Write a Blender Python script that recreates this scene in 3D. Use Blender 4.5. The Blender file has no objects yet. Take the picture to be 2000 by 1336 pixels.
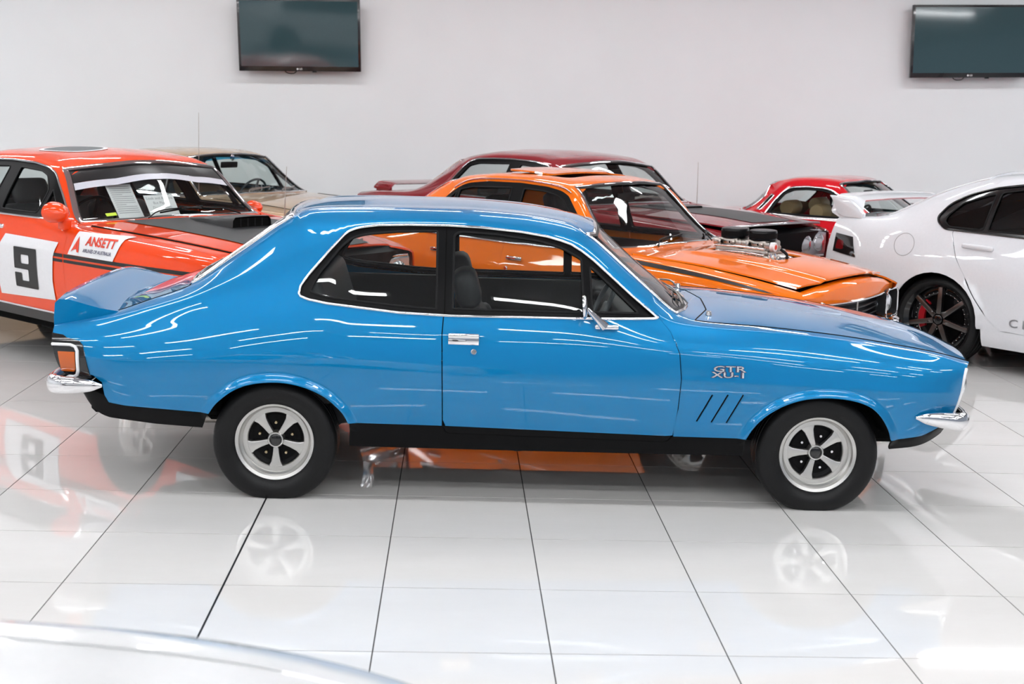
import bpy, bmesh, math, random
import numpy as np
from mathutils import Vector, Matrix, Euler
from mathutils.geometry import delaunay_2d_cdt

random.seed(4)
C = bpy.context.scene.collection
SC = bpy.context.scene

# ----------------------------------------------------------------------------
# camera, world, lights, exposure
# ----------------------------------------------------------------------------
CAM_H = 1.804
FPX, PITCH, ROLL, YAW = 2575.2, 0.17500, 0.0309, -0.0446
cam_d = bpy.data.cameras.new('camera')
cam = bpy.data.objects.new('camera', cam_d)
C.objects.link(cam)
cam_d.sensor_fit = 'HORIZONTAL'
cam_d.sensor_width = 36.0
cam_d.lens = FPX / 2000 * 36.0
cam_d.clip_start = 0.05
cam.matrix_world = (Matrix.Translation((0, 0, CAM_H)) @ Matrix.Rotation(YAW, 4, 'Z')
                    @ Matrix.Rotation(math.pi / 2 - PITCH, 4, 'X') @ Matrix.Rotation(ROLL, 4, 'Z'))
cam_d.dof.use_dof = True
cam_d.dof.focus_distance = 7.0
cam_d.dof.aperture_fstop = 4.0
SC.camera = cam

world = bpy.data.worlds.new('showroom_daylight')
SC.world = world
world.use_nodes = True
bg = world.node_tree.nodes['Background']
bg.inputs[0].default_value = (0.78, 0.86, 1.0, 1)
bg.inputs[1].default_value = 0.32
WALL_Y, CEIL_Z = 15.5, 3.9

SC.view_settings.view_transform = 'Standard'
SC.view_settings.look = 'None'
SC.view_settings.gamma = 1.0
SC.view_settings.use_curve_mapping = False
SC.view_settings.exposure = 0.0
SC.cycles.max_bounces = 10
SC.cycles.transparent_max_bounces = 24
SC.cycles.glossy_bounces = 5
SC.cycles.caustics_reflective = False
SC.cycles.caustics_refractive = False

# ----------------------------------------------------------------------------
# materials
# ----------------------------------------------------------------------------
MATS = {}
def mat(name, color=(0.5, 0.5, 0.5), rough=0.5, metal=0.0, coat=0.0, coat_rough=0.02, spec=0.5, emit=None, estr=0.0, flake=0.0, bump=0.0, bscale=60.0, sheen=0.0):
    if name in MATS:
        return MATS[name]
    m = bpy.data.materials.new(name)
    m.use_nodes = True
    nt = m.node_tree
    b = nt.nodes['Principled BSDF']
    b.inputs['Base Color'].default_value = (*color, 1)
    b.inputs['Roughness'].default_value = rough
    b.inputs['Metallic'].default_value = metal
    b.inputs['Coat Weight'].default_value = coat
    b.inputs['Coat Roughness'].default_value = coat_rough
    b.inputs['Specular IOR Level'].default_value = spec
    if emit:
        b.inputs['Emission Color'].default_value = (*emit, 1)
        b.inputs['Emission Strength'].default_value = estr
    tc = nt.nodes.new('ShaderNodeTexCoord')
    n = nt.nodes.new('ShaderNodeTexNoise')
    n.inputs['Scale'].default_value = bscale
    n.inputs['Detail'].default_value = 3
    nt.links.new(tc.outputs['Object'], n.inputs['Vector'])
    # every surface gets a faint procedural variation of its colour
    mx = nt.nodes.new('ShaderNodeMix'); mx.data_type = 'RGBA'
    mx.inputs[6].default_value = (*[c * (1 - 0.04 - flake) for c in color], 1)
    mx.inputs[7].default_value = (*[min(1, c * (1 + 0.04 + flake)) for c in color], 1)
    nt.links.new(n.outputs['Fac'], mx.inputs[0])
    nt.links.new(mx.outputs[2], b.inputs['Base Color'])
    if bump:
        bp = nt.nodes.new('ShaderNodeBump')
        bp.inputs['Strength'].default_value = bump
        bp.inputs['Distance'].default_value = 0.004
        nt.links.new(n.outputs['Fac'], bp.inputs['Height'])
        nt.links.new(bp.outputs['Normal'], b.inputs['Normal'])
    MATS[name] = m
    return m

def glass_mat(name, tint=(0.9, 0.95, 0.93), ior=1.45, rough=0.0):
    if name in MATS:
        return MATS[name]
    m = bpy.data.materials.new(name)
    m.use_nodes = True
    nt = m.node_tree
    nt.nodes.clear()
    out = nt.nodes.new('ShaderNodeOutputMaterial')
    mix = nt.nodes.new('ShaderNodeMixShader')
    tr = nt.nodes.new('ShaderNodeBsdfTransparent')
    gl = nt.nodes.new('ShaderNodeBsdfGlossy')
    # two-sided Fresnel (Schlick): the same from inside and outside the pane
    ge = nt.nodes.new('ShaderNodeNewGeometry')
    dt = nt.nodes.new('ShaderNodeVectorMath'); dt.operation = 'DOT_PRODUCT'
    nt.links.new(ge.outputs['Normal'], dt.inputs[0]); nt.links.new(ge.outputs['Incoming'], dt.inputs[1])
    def mth(op, a, b=None):
        n_ = nt.nodes.new('ShaderNodeMath'); n_.operation = op
        for k_, q in enumerate((a, b)):
            if q is None: continue
            if isinstance(q, (int, float)): n_.inputs[k_].default_value = q
            else: nt.links.new(q, n_.inputs[k_])
        return n_.outputs[0]
    f0 = ((ior - 1) / (ior + 1)) ** 2 * 1.7
    fac = mth('ADD', mth('MULTIPLY', mth('POWER', mth('SUBTRACT', 1.0, mth('ABSOLUTE', dt.outputs['Value'])), 5.0), 1 - f0), f0)
    tc = nt.nodes.new('ShaderNodeTexCoord')
    no = nt.nodes.new('ShaderNodeTexNoise'); no.inputs['Scale'].default_value = 2.0
    cr = nt.nodes.new('ShaderNodeMix'); cr.data_type = 'RGBA'
    cr.inputs[6].default_value = (*[t * 0.97 for t in tint], 1)
    cr.inputs[7].default_value = (*tint, 1)
    nt.links.new(tc.outputs['Object'], no.inputs['Vector'])
    nt.links.new(no.outputs['Fac'], cr.inputs[0])
    nt.links.new(cr.outputs[2], tr.inputs['Color'])
    gl.inputs['Roughness'].default_value = rough
    nt.links.new(fac, mix.inputs[0])
    nt.links.new(tr.outputs[0], mix.inputs[1])
    nt.links.new(gl.outputs[0], mix.inputs[2])
    nt.links.new(mix.outputs[0], out.inputs['Surface'])
    MATS[name] = m
    return m

M_CHROME = mat('chrome', (0.86, 0.86, 0.88), 0.06, 1.0)
M_SATIN = mat('satin_alloy', (0.62, 0.61, 0.59), 0.34, 1.0, bscale=300)
M_STEEL = mat('dull_steel', (0.42, 0.39, 0.36), 0.42, 1.0, flake=0.15)
M_RUBBER = mat('black_rubber', (0.006, 0.006, 0.0065), 0.45, spec=0.15)
M_TYRE = mat('tyre_rubber', (0.006, 0.006, 0.0065), 0.44, spec=0.26, bump=0.15, bscale=120)
M_BLACK = mat('satin_black', (0.0035, 0.0035, 0.004), 0.34, spec=0.10)
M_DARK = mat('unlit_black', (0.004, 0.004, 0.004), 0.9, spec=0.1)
M_GLOSSBLACK = mat('gloss_black', (0.006, 0.006, 0.007), 0.12, coat=0.5)
M_TRIM = mat('black_vinyl', (0.014, 0.0145, 0.016), 0.55, spec=0.28, bump=0.1, bscale=200)
M_CARD = mat('dark_door_card', (0.014, 0.014, 0.015), 0.6, spec=0.3)
M_GLASS = glass_mat('clear_glass', (0.86, 0.9, 0.89))
M_WSCREEN = glass_mat('windscreen_glass', (0.87, 0.91, 0.90))
M_TINT = glass_mat('tinted_glass', (0.12, 0.12, 0.125))
M_BAND = glass_mat('blue_band_glass', (0.08, 0.45, 0.72))
M_AMBER = mat('amber_lens', (0.52, 0.095, 0.003), 0.15, coat=0.6)
M_REDLENS = mat('red_lens', (0.14, 0.006, 0.008), 0.12, coat=0.6)
M_LAMP = mat('lamp_reflector', (0.85, 0.87, 0.9), 0.12, 0.9)
M_WHITE = mat('white_vinyl', (0.78, 0.78, 0.80), 0.4)
M_PAPER = mat('white_paper', (0.80, 0.80, 0.80), 0.7)
M_INK = mat('black_print', (0.008, 0.008, 0.009), 0.4)

# ----------------------------------------------------------------------------
# helpers
# ----------------------------------------------------------------------------
def tag(o, label=None, cat=None, group=None, kind=None):
    if label: o['label'] = label
    if cat: o['category'] = cat
    if group: o['group'] = group
    if kind: o['kind'] = kind
    return o

def empty(name, loc=(0, 0, 0), rz=0.0, parent=None):
    o = bpy.data.objects.new(name, None)
    o.empty_display_size = 0.1
    C.objects.link(o)
    o.location = loc
    o.rotation_euler = (0, 0, rz)
    if parent: o.parent = parent
    return o

def mesh_obj(name, V, F, m, parent=None, smooth=True, normals=None, smooth_n=None):
    me = bpy.data.meshes.new(name)
    me.from_pydata([tuple(map(float, v)) for v in V], [], [tuple(int(i) for i in f) for f in F])
    if isinstance(m, (list, tuple)):
        for k in m: me.materials.append(k)
    else:
        me.materials.append(m)
    if smooth:
        me.polygons.foreach_set('use_smooth', [True] * len(me.polygons))
    if normals is not None:
        me.normals_split_custom_set_from_vertices([tuple(map(float, n)) for n in normals])
    me.update()
    o = bpy.data.objects.new(name, me)
    C.objects.link(o)
    if parent: o.parent = parent
    return o

def autosmooth(o, ang=35):
    me = o.data
    me.polygons.foreach_set('use_smooth', [True] * len(me.polygons))
    bm = bmesh.new(); bm.from_mesh(me)
    for e in bm.edges:
        if len(e.link_faces) == 2 and e.calc_face_angle(0) > math.radians(ang):
            e.smooth = False
    bm.to_mesh(me); bm.free()
    return o

def bm_obj(name, bm, m, parent=None, ang=35):
    me = bpy.data.meshes.new(name)
    bmesh.ops.recalc_face_normals(bm, faces=bm.faces[:])
    bm.to_mesh(me); bm.free()
    if isinstance(m, (list, tuple)):
        for k in m: me.materials.append(k)
    else:
        me.materials.append(m)
    o = bpy.data.objects.new(name, me)
    C.objects.link(o)
    if parent: o.parent = parent
    return autosmooth(o, ang)

def add_box(bm, c, size, rot=None, bevel=0.0, seg=2, mi=0):
    r = bmesh.ops.create_cube(bm, size=1.0)
    vs = r['verts']
    for v in vs:
        v.co = Vector((v.co.x * size[0], v.co.y * size[1], v.co.z * size[2]))
    fs = list({f for v in vs for f in v.link_faces})
    if bevel > 0:
        es = list({e for v in vs for e in v.link_edges})
        rr = bmesh.ops.bevel(bm, geom=es, offset=min(bevel, min(size) * 0.49), segments=seg, profile=0.5, affect='EDGES')
        vs = list({v for f in rr['faces'] for v in f.verts} | {v for v in vs if v.is_valid})
        fs = list({f for v in vs for f in v.link_faces})
    M = Matrix.Translation(c)
    if rot is not None:
        M = M @ Euler(rot).to_matrix().to_4x4()
    for v in vs: v.co = M @ v.co
    for f in fs: f.material_index = mi
    return vs

def lathe(profile, n=48, axis='y', closed=False):
    """profile: (radius, axial) pairs. Returns V, F round the y axis."""
    V, F = [], []
    m = len(profile)
    for i in range(n):
        a = 2 * math.pi * i / n
        for r, h in profile:
            if axis == 'y': V.append((r * math.cos(a), h, r * math.sin(a)))
            elif axis == 'z': V.append((r * math.cos(a), r * math.sin(a), h))
            else: V.append((h, r * math.cos(a), r * math.sin(a)))
    for i in range(n):
        j = (i + 1) % n
        for k in range(m - 1 if not closed else m):
            k2 = (k + 1) % m
            F.append((i * m + k, j * m + k, j * m + k2, i * m + k2))
    return V, F

def lathe_obj(name, profile, m, parent=None, loc=(0, 0, 0), n=48, axis='y', rot=None, ang=35):
    V, F = lathe(profile, n, axis)
    bm = bmesh.new()
    vs = [bm.verts.new(v) for v in V]
    for f in F:
        try: bm.faces.new([vs[i] for i in f])
        except ValueError: pass
    bmesh.ops.remove_doubles(bm, verts=bm.verts[:], dist=1e-5)
    o = bm_obj(name, bm, m, parent, ang)
    o.location = loc
    if rot: o.rotation_euler = rot
    return o

def sweep(path, w, h, normals=None, closed=False, sides=8, flat=False, cap=True):
    """bead along a path: half-width w across, half-height h along the normal."""
    P = np.asarray(path, float)
    n = len(P)
    T = np.zeros_like(P)
    if closed:
        T = np.roll(P, -1, 0) - np.roll(P, 1, 0)
    else:
        T[1:-1] = P[2:] - P[:-2]; T[0] = P[1] - P[0]; T[-1] = P[-1] - P[-2]
    T /= np.linalg.norm(T, axis=1)[:, None] + 1e-12
    if normals is None:
        up = np.array([0, 0, 1.0])
        N = np.tile(up, (n, 1))
        bad = np.abs(T @ up) > 0.95
        N[bad] = (0, 1, 0)
    else:
        N = np.asarray(normals, float)
    N = N - (N * T).sum(1)[:, None] * T
    N /= np.linalg.norm(N, axis=1)[:, None] + 1e-12
    B = np.cross(T, N)
    w = np.broadcast_to(np.asarray(w, float), (n,)); h = np.broadcast_to(np.asarray(h, float), (n,))
    V, F = [], []
    for i in range(n):
        for k in range(sides):
            a = 2 * math.pi * (k + 0.5) / sides
            ca, sa = math.cos(a), math.sin(a)
            if flat:
                s = 1 / max(abs(ca), abs(sa)); ca *= s; sa *= s
            V.append(P[i] + B[i] * w[i] * ca + N[i] * h[i] * sa)
    m = n if closed else n - 1
    for i in range(m):
        j = (i + 1) % n
        for k in range(sides):
            k2 = (k + 1) % sides
            F.append((i * sides + k, i * sides + k2, j * sides + k2, j * sides + k))
    if not closed and cap:
        F.append(tuple(range(sides))[::-1]); F.append(tuple((n - 1) * sides + k for k in range(sides)))
    return V, F

def tube(name, pts, r, m, parent=None, sides=10, smooth_n=0, closed=False, w=None):
    P = np.asarray(pts, float)
    rr = np.broadcast_to(np.asarray(r, float), (len(P),))
    if smooth_n:
        P, rr = spline(P, smooth_n, rr)
    V, F = sweep(P, rr if w is None else np.broadcast_to(w, (len(P),)), rr, closed=closed, sides=sides)
    return autosmooth(mesh_obj(name, V, F, m, parent), 50)

def spline(P, n, extra=None):
    """Catmull-Rom through P, n samples per span."""
    P = np.asarray(P, float)
    Q = np.vstack([2 * P[0] - P[1], P, 2 * P[-1] - P[-2]])
    out, ex = [], []
    for i in range(1, len(Q) - 2):
        for k in range(n):
            t = k / n
            a, b, c, d = Q[i - 1], Q[i], Q[i + 1], Q[i + 2]
            out.append(0.5 * (2 * b + (c - a) * t + (2 * a - 5 * b + 4 * c - d) * t * t + (3 * b - a - 3 * c + d) * t ** 3))
            if extra is not None: ex.append(extra[i - 1] * (1 - t) + extra[i] * t)
    out.append(P[-1])
    if extra is not None:
        ex.append(extra[-1])
        return np.array(out), np.array(ex)
    return np.array(out)

def pchip(xk, yk, x):
    xk = np.asarray(xk, float); yk = np.asarray(yk, float); x = np.asarray(x, float)
    h = np.diff(xk); dl = np.diff(yk) / h
    n = len(xk)
    m = np.zeros(n)
    if n == 2:
        m[:] = dl[0]
    else:
        for i in range(1, n - 1):
            if dl[i - 1] * dl[i] > 0:
                w1 = 2 * h[i] + h[i - 1]; w2 = h[i] + 2 * h[i - 1]
                m[i] = (w1 + w2) / (w1 / dl[i - 1] + w2 / dl[i])
        m[0] = dl[0]; m[-1] = dl[-1]
    i = np.clip(np.searchsorted(xk, x) - 1, 0, n - 2)
    t = (x - xk[i]) / h[i]
    h00 = 2 * t ** 3 - 3 * t ** 2 + 1; h10 = t ** 3 - 2 * t ** 2 + t
    h01 = -2 * t ** 3 + 3 * t ** 2; h11 = t ** 3 - t ** 2
    return h00 * yk[i] + h10 * h[i] * m[i] + h01 * yk[i + 1] + h11 * h[i] * m[i + 1]

def in_poly(P, poly):
    x, y = P[:, 0], P[:, 1]
    ins = np.zeros(len(P), bool)
    q = np.asarray(poly); n = len(q)
    j = n - 1
    for i in range(n):
        xi, yi = q[i]; xj, yj = q[j]
        if yi != yj:
            c = ((yi > y) != (yj > y)) & (x < (xj - xi) * (y - yi) / (yj - yi) + xi)
            ins ^= c
        j = i
    return ins

def seg_dist(P, poly, closed=True):
    P = np.asarray(P, float); q = np.asarray(poly, float)
    best = np.full(len(P), 1e9)
    n = len(q)
    for i in range(n if closed else n - 1):
        a = q[i]; b = q[(i + 1) % n]
        ab = b - a
        t = np.clip(((P - a) @ ab) / (ab @ ab + 1e-12), 0, 1)
        d = np.linalg.norm(P - a - t[:, None] * ab, axis=1)
        best = np.minimum(best, d)
    return best

def densify(poly, step, closed=True):
    out = []
    q = [np.asarray(a, float) for a in poly]
    n = len(q)
    for i in range(n if closed else n - 1):
        a, b = q[i], q[(i + 1) % n]
        k = max(1, int(math.ceil(np.linalg.norm(b - a) / step)))
        for j in range(k): out.append(a + (b - a) * j / k)
    if not closed: out.append(q[-1])
    return np.array(out)

def rnd(poly, r, n=4):
    """round the corners of a closed 2-D polygon."""
    q = [np.asarray(a, float) for a in poly]
    out = []
    N = len(q)
    rs = r if hasattr(r, '__len__') else [r] * N
    for i in range(N):
        p, a, b = q[i - 1], q[i], q[(i + 1) % N]
        if rs[i] <= 0:
            out.append(a); continue
        da, db = np.linalg.norm(p - a), np.linalg.norm(b - a)
        rr = min(rs[i], da * 0.48, db * 0.48)
        s, e = a + (p - a) / da * rr, a + (b - a) / db * rr
        for k in range(n + 1):
            t = k / n
            out.append((1 - t) ** 2 * s + 2 * t * (1 - t) * a + t * t * e)
    return np.array(out)

# ----------------------------------------------------------------------------
# car body: one lofted skin that panels, glass and trim are cut from
# ----------------------------------------------------------------------------
class Body:
    def __init__(self, lines, sharp=None, nt=240, ms=8, La=0.5, sm=(4, 5, 6, 6, 5, 2.2, 1.4, 1.2, 1.2)):
        self.K = K = len(lines) - 1
        self.ms = ms; self.nt = nt
        xa = np.array([l[0][0] for l in lines]); xb = np.array([l[-1][0] for l in lines])
        self.XA, self.XB = xa.min(), xb.max()
        t = np.linspace(self.XA, self.XB, nt)
        self.t = t
        wa = np.clip(1 - (t - self.XA) / La, 0, 1) ** 2; wb = np.clip(1 - (self.XB - t) / La, 0, 1) ** 2
        G = np.zeros((nt, K + 1, 3))
        def smooth(a, s_):
            n_ = int(3 * s_) + 1
            ker = np.exp(-0.5 * (np.arange(-n_, n_ + 1) / s_) ** 2); ker /= ker.sum()
            p = np.concatenate([2 * a[0] - a[n_:0:-1], a, 2 * a[-1] - a[-2:-n_ - 2:-1]])
            return np.convolve(p, ker, 'valid')
        for k, l in enumerate(lines):
            l = np.asarray(l, float)
            x = t + (xa[k] - self.XA) * wa + (xb[k] - self.XB) * wb
            G[:, k, 0] = x
            G[:, k, 1] = smooth(pchip(l[:, 0], l[:, 1], x), sm[k])
            G[:, k, 2] = smooth(pchip(l[:, 0], l[:, 2], x), sm[k])
        W = np.zeros((nt, K + 1))
        for k, v in (sharp or {}).items():
            if np.isscalar(v): W[:, k] = v
            else:
                v = np.asarray(v, float)
                W[:, k] = np.interp(t, v[:, 0], v[:, 1])
        mir = G[:, K - 1].copy(); mir[:, 1] *= -1
        GG = np.concatenate([G, mir[:, None]], 1)
        D = np.diff(GG, axis=1); L = np.linalg.norm(D, axis=2)[:, :, None] + 1e-9
        U = D / L
        mL = np.zeros((nt, K + 1, 3)); mR = np.zeros((nt, K + 1, 3))
        mR[:, 0] = mL[:, 0] = U[:, 0]
        for k in range(1, K + 1):
            c = (L[:, k] * U[:, k - 1] + L[:, k - 1] * U[:, k]) / (L[:, k] + L[:, k - 1])
            w = W[:, k][:, None]
            mL[:, k] = c * (1 - w) + U[:, k - 1] * w
            mR[:, k] = c * (1 - w) + U[:, k] * w
        rows = []
        for k in range(K):
            for j in range(ms):
                u = j / ms
                h00 = 2 * u ** 3 - 3 * u * u + 1; h10 = u ** 3 - 2 * u * u + u; h01 = 1 - h00; h11 = u ** 3 - u * u
                d = L[:, k]
                rows.append(h00 * G[:, k] + h10 * d * mR[:, k] + h01 * G[:, k + 1] + h11 * d * mL[:, k + 1])
        rows.append(G[:, K])
        H = np.stack(rows, 1)                     # nt, K*ms+1, 3  (y >= 0)
        Rt = H.copy(); Rt[:, :, 1] *= -1           # right side first (y < 0)
        Lf = H[:, ::-1][:, 1:]
        self.P = np.concatenate([Rt, Lf], 1)
        self.S = 2 * K
        self.deforms = []
        P = self.P
        Pp = np.concatenate([2 * P[:1] - P[1:2], P, 2 * P[-1:] - P[-2:-1]], 0)
        Pp = np.concatenate([2 * Pp[:, :1] - Pp[:, 1:2], Pp, 2 * Pp[:, -1:] - Pp[:, -2:-1]], 1)
        self.Pp = Pp
        ref = self.P[nt // 2]
        self.sig = np.concatenate([[0], np.cumsum(np.linalg.norm(np.diff(self.P[nt // 2], axis=0), axis=1))])
        self.sg = np.arange(self.P.shape[1]) / ms
    def raw(self, t, s):
        t = np.asarray(t, float); s = np.asarray(s, float)
        ft = np.clip((t - self.XA) / (self.XB - self.XA) * (self.nt - 1), 0, self.nt - 1 - 1e-6)
        fs = np.clip(s * self.ms, 0, self.P.shape[1] - 1 - 1e-6)
        it = ft.astype(int); js = fs.astype(int)
        u = (ft - it)[:, None]; v = (fs - js)[:, None]
        def wt(u):
            return [(-u + 2 * u * u - u ** 3) / 2, (2 - 5 * u * u + 3 * u ** 3) / 2, (u + 4 * u * u - 3 * u ** 3) / 2, (-u * u + u ** 3) / 2]
        wu, wv = wt(u), wt(v)
        out = 0
        for a in range(4):
            for b in range(4):
                out = out + wu[a] * wv[b] * self.Pp[it + a, js + b]
        return out
    def at(self, t, s):
        P = self.raw(t, s)
        for f in self.deforms: P = f(P)
        return P
    def norm(self, t, s):
        t = np.asarray(t, float); s = np.asarray(s, float)
        e, es = 0.006, 0.04
        a = self.at(np.clip(t + e, self.XA, self.XB), s) - self.at(np.clip(t - e, self.XA, self.XB), s)
        b = self.at(t, np.clip(s + es, 0, self.S)) - self.at(t, np.clip(s - es, 0, self.S))
        n = np.cross(a, b)
        # on the right side (y<0) s rises upward, t forward: cross(x, z) = -y -> outward
        return n / (np.linalg.norm(n, axis=1)[:, None] + 1e-12)
    def find(self, pts, axes=(0, 2), smin=0, smax=None):
        """(x,z) or (x,y) of the right half -> (t,s)"""
        pts = np.asarray(pts, float)
        K, ms = self.K, self.ms
        j0 = int(smin * ms); j1 = int((K if smax is None else smax) * ms) + 1
        g = self.P[:, j0:j1][:, :, axes].reshape(-1, 2)
        nj = j1 - j0
        out = np.zeros((len(pts), 2))
        for i, q in enumerate(pts):
            k = int(np.argmin(((g - q) ** 2).sum(1)))
            out[i] = (self.t[k // nj], (k % nj + j0) / ms)
        for _ in range(6):
            p0 = self.raw(out[:, 0], out[:, 1])[:, axes]
            e, es = 0.004, 0.03
            pt = (self.raw(out[:, 0] + e, out[:, 1])[:, axes] - p0) / e
            ps = (self.raw(out[:, 0], np.minimum(out[:, 1] + es, K))[:, axes] - p0) / es
            r = pts - p0
            det = pt[:, 0] * ps[:, 1] - pt[:, 1] * ps[:, 0]
            det = np.where(np.abs(det) < 1e-5, 1e-5, det)
            dt = (r[:, 0] * ps[:, 1] - r[:, 1] * ps[:, 0]) / det
            ds = (pt[:, 0] * r[:, 1] - pt[:, 1] * r[:, 0]) / det
            out[:, 0] = np.clip(out[:, 0] + np.clip(dt, -.05, .05), self.XA, self.XB)
            out[:, 1] = np.clip(out[:, 1] + np.clip(ds, -.4, .4), smin, K if smax is None else smax)
        return out
    def side(self, pts, step=0.04, closed=True, smax=None):
        return self.find(densify(pts, step, closed), (0, 2), 0, smax)
    def poly(self, *pts, step=0.04, smax=None):
        """mixed polygon: (x,z) pairs or (x,'s',s) triples -> (t,s)."""
        ts = []
        for p in pts:
            if len(p) == 3:
                # t such that the line s has this x
                s = p[2]; xs = self.raw(self.t, np.full(self.nt, s))[:, 0]
                ts.append((np.interp(p[0], xs, self.t), s, 1))
            else:
                ts.append((p[0], p[1], 0))
        out = []
        n = len(ts)
        for i in range(n):
            a, b = ts[i], ts[(i + 1) % n]
            if a[2] and b[2]:
                d = max(abs(b[0] - a[0]) / step, abs(b[1] - a[1]) * 6)
                k = max(1, int(math.ceil(d)))
                for j in range(k): out.append((a[0] + (b[0] - a[0]) * j / k, a[1] + (b[1] - a[1]) * j / k))
            elif not a[2] and not b[2]:
                q = densify([a[:2], b[:2]], step, False)[:-1]
                out.extend(map(tuple, self.find(q, (0, 2), 0, smax)))
            else:
                if not a[2]: out.extend(map(tuple, self.find([a[:2]], (0, 2), 0, smax)))
                else: out.append(a[:2])
        return np.array(out)
    def mir(self, poly):
        q = np.array(poly, float); q[:, 1] = self.S - q[:, 1]
        return q[::-1]
    def s2m(self, q):
        q = np.asarray(q, float)
        return np.stack([q[:, 0], np.interp(q[:, 1], self.sg, self.sig)], 1)
    def m2s(self, q):
        q = np.asarray(q, float)
        return np.stack([q[:, 0], np.interp(q[:, 1], self.sig, self.sg)], 1)
    def panel(self, name, m, parent, region, cuts=(), off=0.0, thick=0.012, d=0.03, both=False, flange=True, label=None, lname=None, extra=None, clear=None):
        R = self.s2m(region)
        Cs = [self.s2m(c) for c in cuts]
        lo, hi = R.min(0), R.max(0)
        polys = [R] + [c for c in Cs]
        pts, edges = [], []
        for q in polys:
            q = densify(q, d, True)
            keep = [0]
            for i in range(1, len(q)):
                if np.linalg.norm(q[i] - q[keep[-1]]) > 1e-4: keep.append(i)
            if np.linalg.norm(q[keep[-1]] - q[keep[0]]) < 1e-4: keep.pop()
            q = q[keep]
            b = len(pts)
            pts.extend(map(tuple, q)); k = len(q)
            edges.extend((b + i, b + (i + 1) % k) for i in range(k))
        gx = np.arange(lo[0] + d / 2, hi[0], d); gy = np.arange(lo[1] + d / 2, hi[1], d)
        if len(gx) and len(gy):
            X, Y = np.meshgrid(gx, gy)
            X = X + (np.arange(len(gy)) % 2)[:, None] * d * 0.5
            g = np.stack([X.ravel(), Y.ravel()], 1)
            g = g[in_poly(g, R)]
            for c in Cs: g = g[~in_poly(g, c)]
            for q in polys:
                if len(g): g = g[seg_dist(g, q) > d * 0.55]
            if clear is not None:
                g = g[seg_dist(g, self.s2m(clear[0]), False) > clear[1]]
                x_ = self.s2m(extra); x_ = x_[in_poly(x_, R)]
                for q in polys: x_ = x_[seg_dist(x_, q) > .005]
                g = np.vstack([g, x_])
            pts.extend(map(tuple, g))
        vv, ee, ff, _, _, _ = delaunay_2d_cdt([Vector((float(a), float(b))) for a, b in pts], edges, [], 0, 1e-6)
        vv = np.array([(v.x, v.y) for v in vv]); ff = np.array([f for f in ff if len(f) == 3])
        cen = vv[ff].mean(1)
        k = in_poly(cen, R)
        for c in Cs: k &= ~in_poly(cen, c)
        ff = ff[k]
        used, inv = np.unique(ff, return_inverse=True)
        vv = vv[used]; ff = inv.reshape(-1, 3)
        ts = self.m2s(vv)
        N = self.norm(ts[:, 0], ts[:, 1])
        V = self.at(ts[:, 0], ts[:, 1]) + N * off
        # orient faces outward
        a = np.cross(V[ff[:, 1]] - V[ff[:, 0]], V[ff[:, 2]] - V[ff[:, 0]])
        flip = (a * N[ff[:, 0]]).sum(1) < 0
        ff[flip] = ff[flip][:, ::-1]
        Vl, Fl, Nl = [V], list(map(tuple, ff)), [N]
        if flange and thick > 0:
            cnt = {}
            for f in ff:
                for i in range(3):
                    e = (f[i], f[(i + 1) % 3])
                    cnt[e] = cnt.get(e, 0) + 1
            b = [e for e in cnt if (e[1], e[0]) not in cnt]
            n0 = len(V)
            ids = {}
            ev, en = [], []
            for e in b:
                for q in e:
                    if q not in ids:
                        ids[q] = n0 + len(ev)
                        ev.append(V[q]); ev.append(V[q] - N[q] * thick)
                        en.append(N[q]); en.append(N[q])
            for e in b:
                i, j = ids[e[0]], ids[e[1]]
                Fl.append((j, i, i + 1, j + 1))
            if ev:
                Vl.append(np.array(ev)); Nl.append(np.array(en))
        V = np.vstack(Vl); Nn = np.vstack(Nl)
        obs = []
        o = mesh_obj(name, V, Fl, m, parent, True, Nn)
        obs.append(o)
        if both:
            V2 = V * (1, -1, 1); N2 = Nn * (1, -1, 1)
            o2 = mesh_obj(lname or name, V2, [f[::-1] for f in Fl], m, parent, True, N2)
            obs.append(o2)
        if label:
            for o in obs: o['label'] = label
        return obs if both else o
    def bead(self, name, m, parent, path, w=0.008, h=0.006, off=0.0, closed=False, sides=6, both=False, step=0.03, flat=False):
        q = self.m2s(densify(self.s2m(path), step, closed))
        N = self.norm(q[:, 0], q[:, 1]); P = self.at(q[:, 0], q[:, 1]) + N * off
        V, F = sweep(P, w, h, N, closed, sides, flat)
        o = autosmooth(mesh_obj(name, V, F, m, parent), 60)
        if both:
            V = np.array(V) * (1, -1, 1)
            return [o, autosmooth(mesh_obj(name, V, [f[::-1] for f in F], m, parent), 60)]
        return o
    def map_side(self, name, m, parent, V2, F, off=0.002, side=-1):
        """flat (x,z) drawing wrapped on the right flank"""
        q = self.find(np.asarray(V2), (0, 2))
        N = self.norm(q[:, 0], q[:, 1]); P = self.at(q[:, 0], q[:, 1]) + N * off
        G = []
        for f in F:
            a = np.cross(P[f[1]] - P[f[0]], P[f[2]] - P[f[0]])
            G.append(f if a @ N[f[0]] > 0 else tuple(f)[::-1])
        return mesh_obj(name, P, G, m, parent, True, N)
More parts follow.
